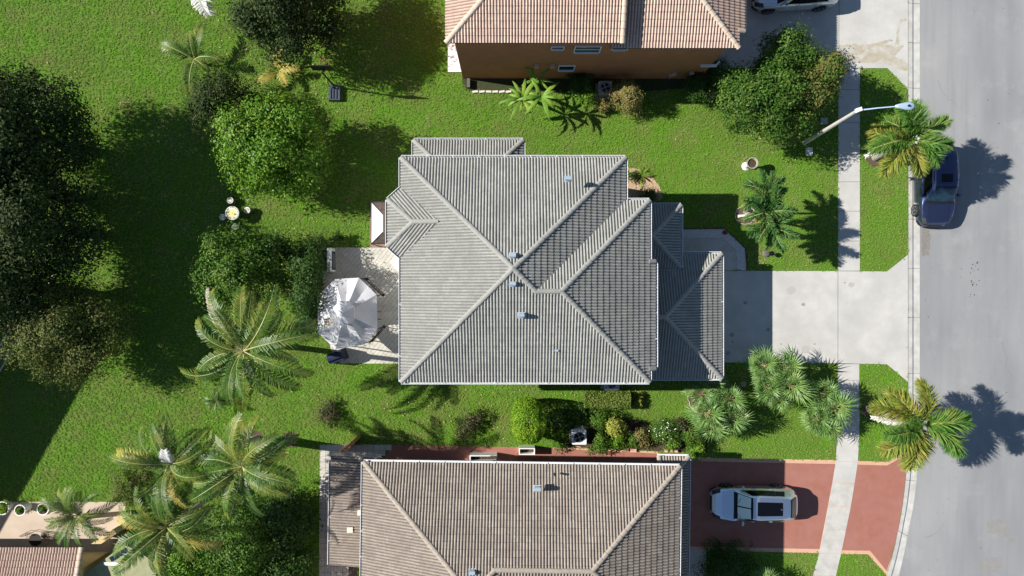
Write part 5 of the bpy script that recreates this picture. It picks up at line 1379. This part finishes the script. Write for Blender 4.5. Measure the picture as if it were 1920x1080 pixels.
# ------------------------------------------------------------------ basketball hoop
bh = thing('basketball_hoop', P(630, 176), 'portable basketball hoop with dark plastic base on the back lawn', 'basketball hoop')
c = P(629, 176); m = MB(); m.box((c.x, c.y, .14), (.72, .95, .28), 0, 0, .86)
for dx in (-.2, -.05, .12): m.box((c.x + dx, c.y - .05, .30), (.05, .6, .05))
m.tube([(c.x - .2, c.y + .25, .3), (c.x + .2, c.y + .25, .3)], .06, 8); m.build('base', M['navy_plastic'], bh)
c2 = P(628, 163); hb = P(603, 127, 3.15)
m = MB(); m.tube([(c2.x, c2.y, .2), (c2.x, c2.y, 2.6), (hb.x + .1, hb.y - .1, 3.0)], .045, 8); m.build('pole', M['metal_dark'], bh)
m = MB(); m.box((hb.x, hb.y, 3.15), (1.1, .05, .75)); m.build('backboard', M['black'], bh)
rc = P(609, 119, 3.05); rc.y = hb.y + .30
m = MB(); m.tube([(rc.x + .23 * math.cos(t * .3927), rc.y + .23 * math.sin(t * .3927), 3.05) for t in range(17)], .014, 6, cap=False); m.build('rim', M['orange_paint'], bh)
m = MB()
for t in range(12):
    a = t * .5236; m.tube([(rc.x + .22 * math.cos(a), rc.y + .22 * math.sin(a), 3.04), (rc.x + .13 * math.cos(a + .5), rc.y + .13 * math.sin(a + .5), 2.65)], .006, 4)
    m.tube([(rc.x + .22 * math.cos(a), rc.y + .22 * math.sin(a), 3.04), (rc.x + .13 * math.cos(a - .5), rc.y + .13 * math.sin(a - .5), 2.65)], .006, 4)
m.build('net', M['frame_white'], bh)

# ------------------------------------------------------------------ stone table and stools
def mosaic(name, px, py, z, r, label, cat, group, ring_n, big):
    c = P(px, py, z); t = thing(name, (c.x, c.y, 0), label, cat, group)
    m = MB(); m.lathe((c.x, c.y, 0), [(r * .55, 0), (r * .5, z * .15), (r * .35, z * .5), (r * .5, z * .85), (r * .7, z - .05)] if big else [(r * .8, 0), (r * 1.1, z * .5), (r * .85, z - .04)], 16); m.build('pedestal', M['pedestal'], t)
    m = MB(); m.lathe((c.x, c.y, 0), [(r * .97, z - .05), (r, z - .04), (r, z - .01), (r * .97, z)], 28); m.build('top' if big else 'seat', M['table_cream'], t)
    m = MB(); 
    rr = r * .6; n = 24
    m.add([(c.x + rr * math.cos(6.283 * i / n), c.y + rr * math.sin(6.283 * i / n), z + .003) for i in range(n)], [tuple(range(n))]); m.build('inlay', M['table_yellow'] if big else material('pale_yellow_tile', (0.72, 0.68, 0.48)), t)
    m = MB()
    for i in range(ring_n):
        a = 6.283 * i / ring_n; q = .05 if big else .03; rad = r * .84 if big else r * .62
        m.box((c.x + rad * math.cos(a), c.y + rad * math.sin(a), z + .004), (q * .7, q, .006), a)
    if big: m.tube([(c.x, c.y, z + .002), (c.x, c.y, z + .012)], .03, 8)
    m.build('tile_ring', M['table_dark'], t)
mosaic('stone_table', 435.3, 399.5, .75, .385, 'round stone garden table with yellow mosaic centre', 'table', None, 20, True)
for px, py, lab in [(431.3, 375.8, 'stone stool above the mosaic table, farthest toward the round tree'), (463, 394, 'stone stool right of the mosaic table'), (417, 407, 'stone stool left of the mosaic table'), (441, 425, 'stone stool below the mosaic table beside the leafy tree')]:
    mosaic('garden_stool', px, py, .45, .18, lab, 'stool', 'stone stools around the mosaic table', 9, False)

# ------------------------------------------------------------------ gazebo on the patio
gz = thing('gazebo', P(666, 588), 'white octagonal fabric gazebo with a torn hole on the patio', 'gazebo')
outer = [P(x, y, 2.15) for x, y in [(628, 523), (673, 520.6), (706, 552.6), (708, 618), (683, 646), (629, 655), (595, 624), (594, 557)]]
ctr = P(646, 587, 3.05)
oc = sum(outer, Vector()) / 8
hole = P(616, 605, 2.5)
V = []; F = []; K = 10; n8 = 8; SUB = 6
N8 = n8 * SUB
for k in range(K + 1):
    t = k / K
    for i in range(n8):
        for j in range(SUB):
            u = j / SUB; e = outer[i].lerp(outer[(i + 1) % 8], u)
            inr = ctr + (e - oc) * .18; inr.z = 2.95
            p = e.lerp(inr, t); sag = -.15 * math.sin(math.pi * t) * (1 - .9 * abs(2 * u - 1)) - .05 * math.sin(math.pi * u) * (1 - t)
            wr = .018 * math.sin(u * 38 + i) * (1 - t)
            V.append((p.x, p.y, p.z + sag + wr))
for k in range(K):
    for i in range(N8):
        f = (k * N8 + i, k * N8 + (i + 1) % N8, (k + 1) * N8 + (i + 1) % N8, (k + 1) * N8 + i)
        cc = sum((Vector(V[q]) for q in f), Vector()) / 4
        if (cc.xy - hole.xy).length < .26: continue
        F.append(f)
mk('canopy', V, F, M['fabric'], gz)
V = []; F = []
ring8 = [ctr + (o_ - oc) * .34 for o_ in outer]
for r_ in ring8: r_.z = 3.18
ring8b = [v.lerp(ctr, .0) + Vector((0, 0, -.12)) for v in ring8]
V = [tuple(v) for v in ring8b] + [tuple(v) for v in ring8] + [(ctr.x, ctr.y, 3.62)]
F = [(i, (i + 1) % 8, 8 + (i + 1) % 8, 8 + i) for i in range(8)] + [(8 + i, 8 + (i + 1) % 8, 16) for i in range(8)]
mk('top_tier', V, F, M['fabric'], gz)
m = MB(); n = 16
for i in range(8):
    e = outer[i]; m.tube([e + Vector((0, 0, -.05)), e.lerp(ctr, .5) - Vector((0, 0, .26)), ctr + (e - oc) * .18 - Vector((0, 0, .25))], .015, 5)
m.build('rafters', M['metal_dark'], gz)
for i in range(8):
    e = outer[i]; q = oc + (e - oc) * .97
    m = MB(); m.tube([(q.x, q.y, 0), (q.x, q.y, 2.14)], .03, 7); m.lathe((q.x, q.y, 0), [(.09, 0), (.09, .03), (.03, .05)], 10); m.build('post', M['metal_dark'], gz)
for i, j in ((1, 2), (3, 4)):
    a, b = outer[i], outer[j]
    m = MB()
    for z in (.35, .9, 1.25): m.tube([(a.x + .05, a.y, z), (b.x + .05, b.y, z)], .02, 5)
    for k in range(9):
        q = a.lerp(b, k / 8); m.tube([(q.x + .05, q.y, .35), (q.x + .05, q.y, 1.25)], .009, 4)
    m.build('side_rail', M['metal_dark'], gz)
# table set under gazebo edge
m = MB()
for y in (584, 598):
    c = P(710, y); m.tube([(c.x, c.y, .0), (c.x, c.y, .45)], .02, 5); m.tube([(c.x - .3, c.y, .45), (c.x + .25, c.y, .45)], .02, 5)
simple('patio_bench', m, M['metal_dark'], 'dark metal patio bench mostly hidden under the gazebo edge', 'bench')
# covered grill
c = P(632, 668, .5); V = []
m = MB(); m.box((c.x, c.y, .48), (.95, .62, .96), .35, 0, .88); m.tube([(c.x - .38, c.y - .14, .95), (c.x + .38, c.y + .14, .95)], .2, 9)
simple('covered_grill', m, M['navy_cloth'], 'dark navy covered grill at the lower corner of the gazebo', 'grill')

# AC units
def ac(name, px, py, w, d, h, shell, label, dark=False):
    c = P(px, py, h); t = thing(name, (c.x, c.y, 0), label, 'air conditioner')
    m = MB(); m.box((c.x, c.y, .03), (w * 1.2, d * 1.2, .06)); m.build('pad', M['concrete_old'], t)
    m = MB(); r = .07; pts = []
    for qx, qy, a0 in ((1, 1, 0), (-1, 1, 1.5708), (-1, -1, 3.1416), (1, -1, 4.7124)):
        for k in range(4): pts.append((c.x + qx * (w / 2 - r) + r * math.cos(a0 + k * .5236), c.y + qy * (d / 2 - r) + r * math.sin(a0 + k * .5236)))
    m.prism(pts, .06, h); m.build('casing', shell, t)
    rr = min(w, d) * .36
    m = MB(); n = 24; m.add([(c.x + rr * math.cos(6.283 * i / n), c.y + rr * math.sin(6.283 * i / n), h + .004) for i in range(n)], [tuple(range(n))]); m.build('fan_opening', M['black'], t)
    m = MB()
    for k in range(4):
        a = k * 1.5708 + .4; q = Vector((c.x, c.y, h + .01))
        m.add([q + Vector((.05 * math.cos(a), .05 * math.sin(a), 0)), q + Vector((rr * .9 * math.cos(a - .35), rr * .9 * math.sin(a - .35), .012)), q + Vector((rr * .92 * math.cos(a + .25), rr * .92 * math.sin(a + .25), 0))], [(0, 1, 2)])
    m.tube([(c.x, c.y, h), (c.x, c.y, h + .03)], .06, 10); m.build('fan', M['metal_grey'], t)
    m = MB()
    for k in range(1, 5):
        m.tube([(c.x + rr * k / 4.2 * math.cos(t_ * .3927), c.y + rr * k / 4.2 * math.sin(t_ * .3927), h + .035) for t_ in range(17)], .004, 4, cap=False)
    m.build('grille', M['metal_dark'], t)
    m = MB()
    for k in range(5): m.box((c.x, c.y, .15 + k * (h - .25) / 5), (w + .02, d * .7, .02)); m.box((c.x, c.y, .15 + k * (h - .25) / 5), (w * .7, d + .02, .02))
    m.build('louvres', M['metal_grey'], t)
ac('air_conditioner', 1086, 820, .80, .80, .85, M['frame_white'], 'white square air conditioner above the red walkway')
ac('air_conditioner', 1135, 164, .75, .72, .8, M['stone'], 'tan air conditioner between shrubs by the terracotta wall')
ac('air_conditioner', 614, 488, .5, 1.1, .8, M['navy_plastic'], 'dark speckled air conditioner at the left edge of the patio')
ac('air_conditioner', 1147, 721, .85, .6, .85, M['metal_grey'], 'grey air conditioner half hidden under the lower eave of the grey house')
c = P(626, 488); m = MB(); m.box((c.x, c.y, .55), (.18, 1.3, 1.1)); simple('privacy_screen', m, M['white_paint'], 'narrow white screen wall beside the dark air conditioner on the patio', 'screen wall')

# west canopy
wc = thing('patio_canopy', P(706, 420), 'small hipped patio canopy with one white panel tucked under the west eave', 'canopy')
zc = 2.5; zr = 3.1
A = [P(696.5, 379, zc), P(735, 379, zc), P(735, 457, zc), P(696, 457, zc)]
r1, r2 = P(718, 402, zr), P(718, 435, zr)
def panel(name, pts, mat):
    n = len(pts); mk(name, [tuple(p) for p in pts] + [(p.x, p.y, p.z - .02) for p in pts], [tuple(range(n)), tuple(range(n, 2 * n))[::-1]] + [(i, (i + 1) % n, n + (i + 1) % n, n + i) for i in range(n)], mat, wc)
panel('white_panel', [A[0], r1, r2, A[3]], M['fabric'])
panel('north_panel', [A[0], A[1], r1], M['screen']); panel('south_panel', [A[3], r2, A[2]], M['screen'])
panel('east_panel', [A[1], A[2], r2, r1], material('tan_panel', (0.28, 0.23, 0.17)))
for p in A:
    m = MB(); m.tube([(p.x, p.y, 0), (p.x, p.y, zc - .02)], .03, 6); m.build('post', M['metal_dark'], wc)
m = MB()
for i in range(4): m.tube([A[i], A[(i + 1) % 4]], .022, 5)
m.tube([A[0], r1], .02, 5); m.tube([A[3], r2], .02, 5); m.build('frame', M['metal_dark'], wc)
sheet('brown_step', [(694, 377), (790, 377), (790, 464), (694, 464)], 0.05, material('brown_pavers', (0.22, 0.15, 0.12), (0.30, 0.21, 0.16), 5, 0.9, cell=(3.3, 2.2, 1, .15)), thick=.05)

# planters / boxes on the red walkway
def planter(px, py, w, d, h, label):
    c = P(px, py, h); t = thing('planter_box', (c.x, c.y, 0), label, 'planter')
    m = MB()
    for sx, sy, a, b in ((-1, 0, .05, d), (1, 0, .05, d), (0, -1, w - .1, .05), (0, 1, w - .1, .05)):
        m.box((c.x + sx * (w / 2 - .025), c.y + sy * (d / 2 - .025), h / 2), (a, b, h))
    m.build('sides', M['white_paint'], t)
    m = MB(); m.box((c.x, c.y, h * .25), (w - .12, d - .12, h * .5)); m.build('soil', M['soil'], t)
planter(988, 846.5, .88, .36, .75, 'open white planter box on the red walkway clear of the eave')
planter(906, 860, 1.5, .36, .75, 'long open white planter box on the red walkway half under the eave')
def blocks(spots, w, d, h, mat, name, label, cat, grp):
    for i, (px, py, s_) in enumerate(spots):
        c = P(px, py, h); m = MB(); m.box((c.x, c.y, h / 2), (w * s_, d, h), rng.normal(0, .1), 0, .93)
        tag(m.build(name, mat), label[i] if isinstance(label, list) else label, cat, grp)
blocks([(1174, 844, 1.1), (1152, 843, .8), (1188, 845, 1.4)], .24, .2, .2, M['brick_peach'], 'edging_block', ['squarish peach block on the walkway edge by the round bushes', 'small peach block nearest the leafy round bush', 'large peach block with a pale top beside the walkway'], 'block', 'peach blocks along the red walkway')
blocks([(891 + i * 12.5, 171.5, 1) for i in range(6)], .33, .12, .12, M['brick_cream'], 'edging_block', ['leftmost cream edging block under the terracotta wall', 'second cream edging block from the left under the terracotta wall', 'third cream edging block from the left under the terracotta wall', 'fourth cream edging block from the left under the terracotta wall', 'cream edging block just left of the banana leaves', 'cream edging block half under the banana leaves'], 'block', 'cream edging blocks below the terracotta wall')
blocks([(1250 + i * 9, 846, .8) for i in range(3)], .24, .16, .2, M['brick_peach'], 'edging_block', ['peach block at the left end of the brown garage roof corner', 'middle of three peach blocks above the brown garage roof', 'peach block nearest the red driveway above the brown garage roof'], 'block', 'peach blocks by the garage roof corner')

# planters on the beige patio
def pot(px, py, r, h, label, seed, green):
    c = P(px, py, h); t = thing('flower_pot', (c.x, c.y, 0), label, 'flower pot', 'white flower pots on the beige patio')
    m = MB(); m.lathe((c.x, c.y, 0), [(r * .6, 0), (r * .75, h * .4), (r * .95, h * .85), (r * 1.05, h * .9), (r * 1.05, h), (r * .9, h), (r * .85, h - .08)], 22); m.build('pot', M['white_paint'], t)
    m = MB(); n = 20; m.add([(c.x + r * .86 * math.cos(6.283 * i / n), c.y + r * .86 * math.sin(6.283 * i / n), h - .05) for i in range(n)], [tuple(range(n))]); m.build('soil', M['soil'], t)
    rg = np.random.default_rng(seed)
    V, F = crown_cloud([(c.x, c.y, h, r * .8, r * .8, .25)], 500, .08, .045, rg, .06, 6, .25); mk('plant', V, F, green, t)
pot(4, 953, .36, .6, 'flower pot with yellow green plant cut by the left edge', 81, M['leaf_topiary'])
pot(37, 957, .30, .75, 'white flower pot with a green plant, middle of the three', 82, M['leaf_bright'])
pot(80, 955, .32, .7, 'white flower pot partly hidden by palm fronds', 83, M['leaf_mid'])
ps = thing('patio_table_set', P(80, 1008), 'ornate dark metal patio table with lattice chairs by the low peach roof', 'table')
def chairish(cx, cy, rz, t, nm):
    m = MB(); c = P(cx, cy)
    R2 = Matrix.Rotation(rz, 3, 'Z')
    def q(x, y, z): return c + R2 @ Vector((x, y, 0)) + Vector((0, 0, z))
    for x, y in ((-.2, -.2), (.2, -.2), (.2, .2), (-.2, .2)): m.tube([q(x, y, 0), q(x, y, .45 if y < 0 else .95)], .014, 5)
    for k in range(5): m.tube([q(-.2, -.2 + k * .1, .45), q(.2, -.2 + k * .1, .45)], .009, 4); m.tube([q(-.2 + k * .1, -.2, .45), q(-.2 + k * .1, .2, .45)], .009, 4); m.tube([q(-.2 + k * .1, .2, .45), q(-.2 + k * .1, .2, .95)], .009, 4)
    m.tube([q(-.2, .2, .95), q(0, .2, 1.05), q(.2, .2, .95)], .014, 5)
    return m.build(nm, material('bronze_metal', (0.12, 0.09, 0.06), None, rough=.5, metallic=.4), t)
chairish(66, 1000, .1, ps, 'chair_frame'); chairish(103, 1003, -.2, ps, 'chair_frame'); chairish(85, 1012, 3.1, ps, 'chair_frame')
m = MB(); c = P(82, 1004); m.lathe((c.x, c.y, 0), [(.2, 0), (.03, .05), (.03, .66), (.35, .68), (.35, .7)], 18); m.build('table_top', M['metal_dark'], ps)

# pedestal urn, fountain, small lamp
ur = thing('pedestal_urn', P(1398, 312), 'pale concrete pedestal carrying a dark bowl on the front lawn', 'urn')
c = P(1398, 312); m = MB(); m.lathe((c.x, c.y, 0), [(.24, 0), (.24, .05), (.12, .12), (.10, .55), (.15, .7)], 18); m.build('pedestal', M['stone_white'], ur)
m = MB(); m.lathe((c.x + .03, c.y, .7), [(.12, 0), (.27, .16), (.31, .30), (.32, .34), (.27, .34), (.22, .2), (.1, .14)], 20); m.build('bowl', M['stone'], ur)
m = MB(); m.lathe((c.x + .03, c.y, .93), [(.23, 0), (.22, .03)], 16); m.build('soil', M['soil'], ur)
ft = thing('garden_ornament', P(1392, 404), 'small white stone ornament in the ring bed of the three palms', 'ornament')
c = P(1391, 405); m = MB(); m.box((c.x, c.y, .12), (.5, .16, .24), .1, 0, .8); m.build('base', M['stone_white'], ft)
m = MB(); c = P(1401, 398); m.lathe((c.x, c.y, 0), [(.17, 0), (.2, .15), (.1, .3), (.02, .34)], 12); m.build('dome', M['stone'], ft)
lg = thing('lawn_lamp', P(1443, 476), 'small black glass lawn lamp beside the brown stone', 'lamp')
c = P(1443, 476); m = MB(); m.tube([(c.x, c.y, 0), (c.x, c.y, .3)], .03, 8); m.build('stake', M['black'], lg)
m = MB(); m.lathe((c.x, c.y, .28), [(.04, 0), (.12, .05), (.14, .12), (.1, .2), (.03, .25)], 14); m.build('globe', M['car_glass'], lg)
c = P(1358, 436); m = MB(); m.lathe((c.x, c.y, 0), [(.12, 0), (.13, .06), (.06, .12)], 8); m.box((c.x + .1, c.y - .04, .05), (.12, .1, .1), .4)
simple('red_ornament', m, material('dark_red_glaze', (0.20, 0.02, 0.02), None, rough=.4), 'small dark red ornament on the white gravel by the walkway', 'ornament')
m = MB(); c = P(879, 158); m.box((c.x, c.y, .15), (.16, .5, .3)); simple('downspout_block', m, M['pedestal'], 'dark narrow drain block at the left corner of the terracotta house', 'drain block')
m = MB(); pts = [P(1075, 838, .03), P(1078, 842, .03), (P(1086, 843, .03)), P(1092, 841, .03), P(1088, 838, .03), P(1080, 837, .03)]
m.tube(pts, .025, 6); simple('garden_hose', m, M['brick_peach'], 'coiled peach garden hose below the white air conditioner', 'hose')

# ------------------------------------------------------------------ cars
def smoothstep(t): return t * t * (3 - 2 * t)
def interp(tab, x):
    for i in range(len(tab) - 1):
        x0, v0 = tab[i]; x1, v1 = tab[i + 1]
        if x0 <= x <= x1:
            t = (x - x0) / (x1 - x0 + 1e-9); return v0 + (v1 - v0) * t
    return tab[-1][1] if x > tab[-1][0] else tab[0][1]
class Car:
    """x forward (front at +L/2), y left, z up"""
    def __init__(self, L, W, H_, hood, wa, wb):
        self.L, self.W, self.H = L, W, H_; h = L / 2
        self.zt = [(-h, .62), (-h + .02, .95), (-h + .10, 1.06), (-h + .22, 1.16), (-h + .62, H_ - .07), (-h + 1.0, H_ - .015), (0.0, H_), (.15, H_ - .02), (.42, H_ - .07), (1.10, hood + .03), (1.20, hood + .01), (h - .55, hood - .07), (h - .18, hood - .17), (h - .05, hood - .32), (h, .55)]
        self.wr = [(-h, .45 * W / 2), (-h + .1, .56 * W / 2), (-h + .3, .60 * W / 2), (-h + .62, .56 * W / 2), (-h + 1.1, .62 * W / 2), (0, .67 * W / 2), (.25, .64 * W / 2), (.42, .62 * W / 2), (1.08, .79 * W / 2), (1.2, .81 * W / 2), (h - .5, .74 * W / 2), (h - .2, .62 * W / 2), (h - .08, .52 * W / 2), (h, .40 * W / 2)]
        self.zb = [(-h, .60), (-h + .05, .88), (-h + .3, 1.06), (0, hood + .02), (1.2, hood - .03), (h - .6, hood - .14), (h - .2, hood - .25), (h, .53)]
        self.w = [(-h, .50 * W / 2), (-h + .03, .64 * W / 2), (-h + .09, .76 * W / 2), (-h + .2, .86 * W / 2), (-h + .4, .94 * W / 2), (-h + .8, .985 * W / 2), (0, W / 2), (h - 1, .985 * W / 2), (h - .6, .945 * W / 2), (h - .3, .87 * W / 2), (h - .14, .77 * W / 2), (h - .05, .64 * W / 2), (h, .50 * W / 2)]
        self.wa, self.wb = wa, wb
    def prof(self, x):
        zt, wr, zb, w = interp(self.zt, x), interp(self.wr, x), min(interp(self.zb, x), interp(self.zt, x) - .02), interp(self.w, x)
        return [(0, zt + .025), (wr * .5, zt + .018), (wr * .88, zt - .005), (wr, zt - .03), (w * .93, zb), (w * .985, zb - .07), (w, zb - .2), (w * .995, .52), (w * .985, .36), (w * .93, .24)]
    def pt(self, x, t, side=1, off=0.0):
        pr = self.prof(x); k = min(int(t), len(pr) - 2); f = t - k
        y = pr[k][0] + (pr[k + 1][0] - pr[k][0]) * f; z = pr[k][1] + (pr[k + 1][1] - pr[k][1]) * f
        if off:
            e = .02
            def raw(x_, t_):
                pp = self.prof(x_); kk = min(int(t_), len(pp) - 2); ff = t_ - kk
                return Vector((x_, pp[kk][0] + (pp[kk + 1][0] - pp[kk][0]) * ff, pp[kk][1] + (pp[kk + 1][1] - pp[kk][1]) * ff))
            a = raw(x + e, t) - raw(x - e, t); b = raw(x, min(t + e, 8.99)) - raw(x, max(t - e, 0))
            n = a.cross(b).normalized(); n = -n if (n.z < 0 and t < 4) or (n.y < 0 and t >= 4) else n
            return Vector((x + n.x * off, side * (y + n.y * off), z + n.z * off))
        return Vector((x, side * y, z))
    def shell(self):
        h = self.L / 2; xs = sorted(set([round(-h + self.L * i / 88, 4) for i in range(89)] + [-h + .02, -h + .05, h - .02, h - .05]))
        T = [i * .5 for i in range(19)]
        V = []; F = []
        cols = len(T) * 2 - 1
        for x in xs:
            row = [self.pt(x, t, 1) for t in T][::-1] + [self.pt(x, t, -1) for t in T[1:]]
            for v in row:
                for wx in (self.wa, self.wb):
                    d = math.hypot(v.x - wx, v.z - .34)
                    if d < .40 and v.z < .8: v.y *= .80
                V.append(v)
        for i in range(len(xs) - 1):
            for j in range(cols - 1): F.append((i * cols + j, (i + 1) * cols + j, (i + 1) * cols + j + 1, i * cols + j + 1))
        F.append(tuple(range(cols))); F.append(tuple((len(xs) - 1) * cols + j for j in range(cols))[::-1])
        F.append(tuple([i * cols for i in range(len(xs))] + [i * cols + cols - 1 for i in range(len(xs) - 1, -1, -1)]))
        return V, F
    def patch(self, x0, x1, t0, t1, side, off=.008, nx=10, nt=5, xs0=0.0, xs1=0.0, both=False):
        """a strip of the shell lifted by off; xs0/xs1 slant the ends with t"""
        V = []; F = []
        ts = [t0 + (t1 - t0) * j / nt for j in range(nt + 1)]
        if both:
            cols = [(t, -1) for t in ts[::-1]] + [(t, 1) for t in ts[1:]] if t0 == 0 else [(t, 1) for t in ts]
        else: cols = [(t, side) for t in ts]
        for i in range(nx + 1):
            for t, sd in cols:
                f = (t - t0) / (t1 - t0 + 1e-9)
                a = x0 + xs0 * f; b = x1 + xs1 * f
                V.append(self.pt(a + (b - a) * i / nx, t, sd, off))
        c = len(cols)
        for i in range(nx):
            for j in range(c - 1): F.append((i * c + j, (i + 1) * c + j, (i + 1) * c + j + 1, i * c + j + 1))
        return V, F

def wheel(t, x, y, side, r=.345):
    w = bpy.data.objects.new('wheel', None); COL.objects.link(w); w.parent = t; w.location = (x, y, r); w.empty_display_size = .2
    WL[w.name] = Vector()
    n = 24
    def ringmesh(name, pr, mat):
        V = []; F = []
        for yy, rr in pr:
            for i in range(n): V.append((rr * math.cos(6.283 * i / n), yy * side, rr * math.sin(6.283 * i / n)))
        for j in range(len(pr) - 1):
            for i in range(n): F.append((j * n + i, j * n + (i + 1) % n, (j + 1) * n + (i + 1) % n, (j + 1) * n + i))
        F.append(tuple((len(pr) - 1) * n + i for i in range(n)))
        return mk(name, V, F, mat, w, world=False, smooth=False)
    ringmesh('tyre', [(-.2, r - .06), (-.19, r), (-.01, r), (.015, r - .03), (.012, r - .10), (-.03, r - .11)], M['tyre'])
    m = MB()
    for k in range(5):
        a = 6.283 * k / 5
        for da in (-.16, .16):
            m.add([(.05 * math.cos(a), .0 * side, .05 * math.sin(a)), ((r - .11) * math.cos(a + da - .06), -.005 * side, (r - .11) * math.sin(a + da - .06)), ((r - .11) * math.cos(a + da + .06), -.005 * side, (r - .11) * math.sin(a + da + .06))], [(0, 1, 2)])
    m.tube([(0, -.02 * side, 0), (0, .012 * side, 0)], .055, 12)
    V = [((r - .10) * math.cos(6.283 * i / n), .004 * side, (r - .10) * math.sin(6.283 * i / n)) for i in range(n)] + [((r - .135) * math.cos(6.283 * i / n), -.004 * side, (r - .135) * math.sin(6.283 * i / n)) for i in range(n)]
    m.add(V, [(i, (i + 1) % n, n + (i + 1) % n, n + i) for i in range(n)])
    m.build('rim', M['alloy'], w, world=False)
    ringmesh('brake_disc', [(-.06, .18), (-.055, .17)], M['metal_dark'])

def car(name, loc, rz, L, W, H_, hood, paint, label, sunshade=False, rails=True, sunroof=(-.65, .35, .9), cat='car', glassm=None):
    t = thing(name, loc, label, cat, None, rz); h = L / 2
    C = Car(L, W, H_, hood, h - .92, -h + .98)
    def pk(nm, vf, mat, smooth=True): return mk(nm, vf[0], vf[1], mat, t, world=False, smooth=smooth)
    V, F = C.shell(); body = pk('body', (V, F), paint)
    pk('windscreen_surround', C.patch(.33, 1.20, 0, 3.0, 1, .006, 12, 8, xs0=0, xs1=.0, both=True), M['trim'])
    ws = pk('windscreen', C.patch(.40, 1.06, 0, 2.8, 1, .012, 10, 8, xs0=-.04, xs1=-.06, both=True), glassm or M['car_glass'])
    if sunshade:
        for sd in (-1, 1):
            o = pk('sunshade', C.patch(.45, 1.02, .10, 2.6, sd, .02, 8, 8, xs0=-.02, xs1=-.03), M['sunshade']); o['label'] = 'pale green folded sunshade filling the windscreen'
    pk('rear_window', C.patch(-h + .20, -h + .62, 0, 2.8, 1, .030, 8, 6, both=True), M['car_glass'])
    for sd in (-1, 1):
        pk('side_window', C.patch(.02, .32, 3.22, 3.9, sd, .010, 8, 3, xs0=0, xs1=.45), M['car_glass'])
        pk('window_pillar', C.patch(-.03, .02, 3.22, 3.9, sd, .012, 1, 3), M['trim'])
        pk('side_window', C.patch(-.92, -.03, 3.22, 3.9, sd, .010, 8, 3), M['car_glass'])
        pk('window_pillar', C.patch(-.97, -.92, 3.22, 3.88, sd, .012, 1, 3), M['trim'])
        pk('side_window', C.patch(-h + .95, -.97, 3.25, 3.85, sd, .010, 6, 3, xs0=-.12), M['car_glass'])
        # door lines and sill
        for x in (.95, -.01, -.97): pk('door_seam', C.patch(x, x + .018, 3.95, 8.2, sd, .003, 1, 6), M['trim'], False)
        pk('sill', C.patch(-h + 1.45, h - 1.4, 8.2, 9.0, sd, .012, 6, 2), M['trim'], False)
        for x in (.12, -.85):
            p = C.pt(x, 4.7, sd, .02); m = MB(); m.box(p, (.17, .03, .025)); m.build('door_handle', paint, t, world=False)
        if rails:
            m = MB(); m.tube([C.pt(x, 2.7, sd, .05 if -1.5 < x < .45 else .01) for x in (-1.55, -1.4, -.9, -.3, .3, .5)], .018, 6); m.build('roof_rail', M['metal_grey'], t, world=False)
        p = C.pt(.72, 4.0, sd, .1); m = MB(); m.box((p.x, p.y + sd * .06, p.z + .03), (.13, .2, .13), -.25 * sd, 0, .85); o = m.build('mirror', paint, t, world=False)
        V1 = C.patch(h - .42, h - .12, 2.9, 4.6, sd, .008, 6, 4, xs0=-.05, xs1=.0); pk('headlight', V1, M['lens'])
        pk('headlight_trim', C.patch(h - .46, h - .08, 2.7, 4.8, sd, .004, 6, 4, xs0=-.05), M['trim'])
        pk('tail_light', C.patch(-h + .05, -h + .24, 3.4, 5.2, sd, .008, 4, 4), M['tail'])
        pk('bonnet_seam', C.patch(1.24, h - .2, 2.72, 2.78, sd, .004, 10, 1), M['trim'], False)
        pk('bonnet_crease', C.patch(1.3, h - .3, 1.55, 1.62, sd, .010, 10, 1), paint, False)
        wheel(t, C.wa, sd * (W / 2 - .015), sd); wheel(t, C.wb, sd * (W / 2 - .015), sd)
    pk('front_grille', C.patch(h - .06, h - .005, 0, 2.6, 1, .006, 3, 6, both=True), M['trim'])
    pk('front_bumper', C.patch(h - .35, h - .03, 7.2, 9.0, 1, .012, 6, 2), M['trim']); pk('front_bumper', C.patch(h - .35, h - .03, 7.2, 9.0, -1, .012, 6, 2), M['trim'])
    if sunroof:
        pk('sunroof', C.patch(sunroof[0], sunroof[1], 0, sunroof[2], 1, .010, 6, 4, both=True), M['sunroof'])
    pk('tailgate_seam', C.patch(-h + .64, -h + .66, 0, 2.9, 1, .004, 1, 6, both=True), M['trim'], False)
    for sd in (-1, 1):
        m = MB(); a = C.pt(1.06, 1.0 * (1 if sd > 0 else .2), sd, .03); b = C.pt(.86, 2.2 if sd > 0 else 1.4, sd, .03); m.tube([a, b], .010, 4); m.build('wiper', M['trim'], t, world=False)
    m = MB(); p = C.pt(-1.2, 0, 1, .0); m.box((p.x, p.y, p.z + .05), (.14, .03, .06), 0, 0, .5); m.build('antenna', paint, t, world=False)
    p = C.pt(-h + .06, 5, 1); m = MB(); m.box((-h - .01, 0, .55), (.03, .52, .12)); m.build('number_plate', M['frame_white'], t, world=False)
    return t
car('silver_suv', G(1404.5, 937), math.pi - .01, 4.72, 1.86, 1.66, 1.02, M['silver'], 'silver blue crossover with pale green sunshade parked on the red driveway', sunshade=True, rails=False, sunroof=(-1.25, .12, 1.3))
car('navy_suv', G(1740, 347, -.05), -math.pi / 2, 4.75, 1.92, 1.74, 1.08, M['navy_car'], 'dark navy crossover parked at the kerb under the plumed palm', sunroof=(-.35, .10, .95), glassm=M['car_glass_blue'])
car('white_suv', G(1482.5, -6), math.pi + .055, 4.75, 1.88, 1.68, 1.04, M['white_car'], 'pale silver white crossover cut by the top edge on the neighbour driveway', sunroof=None)
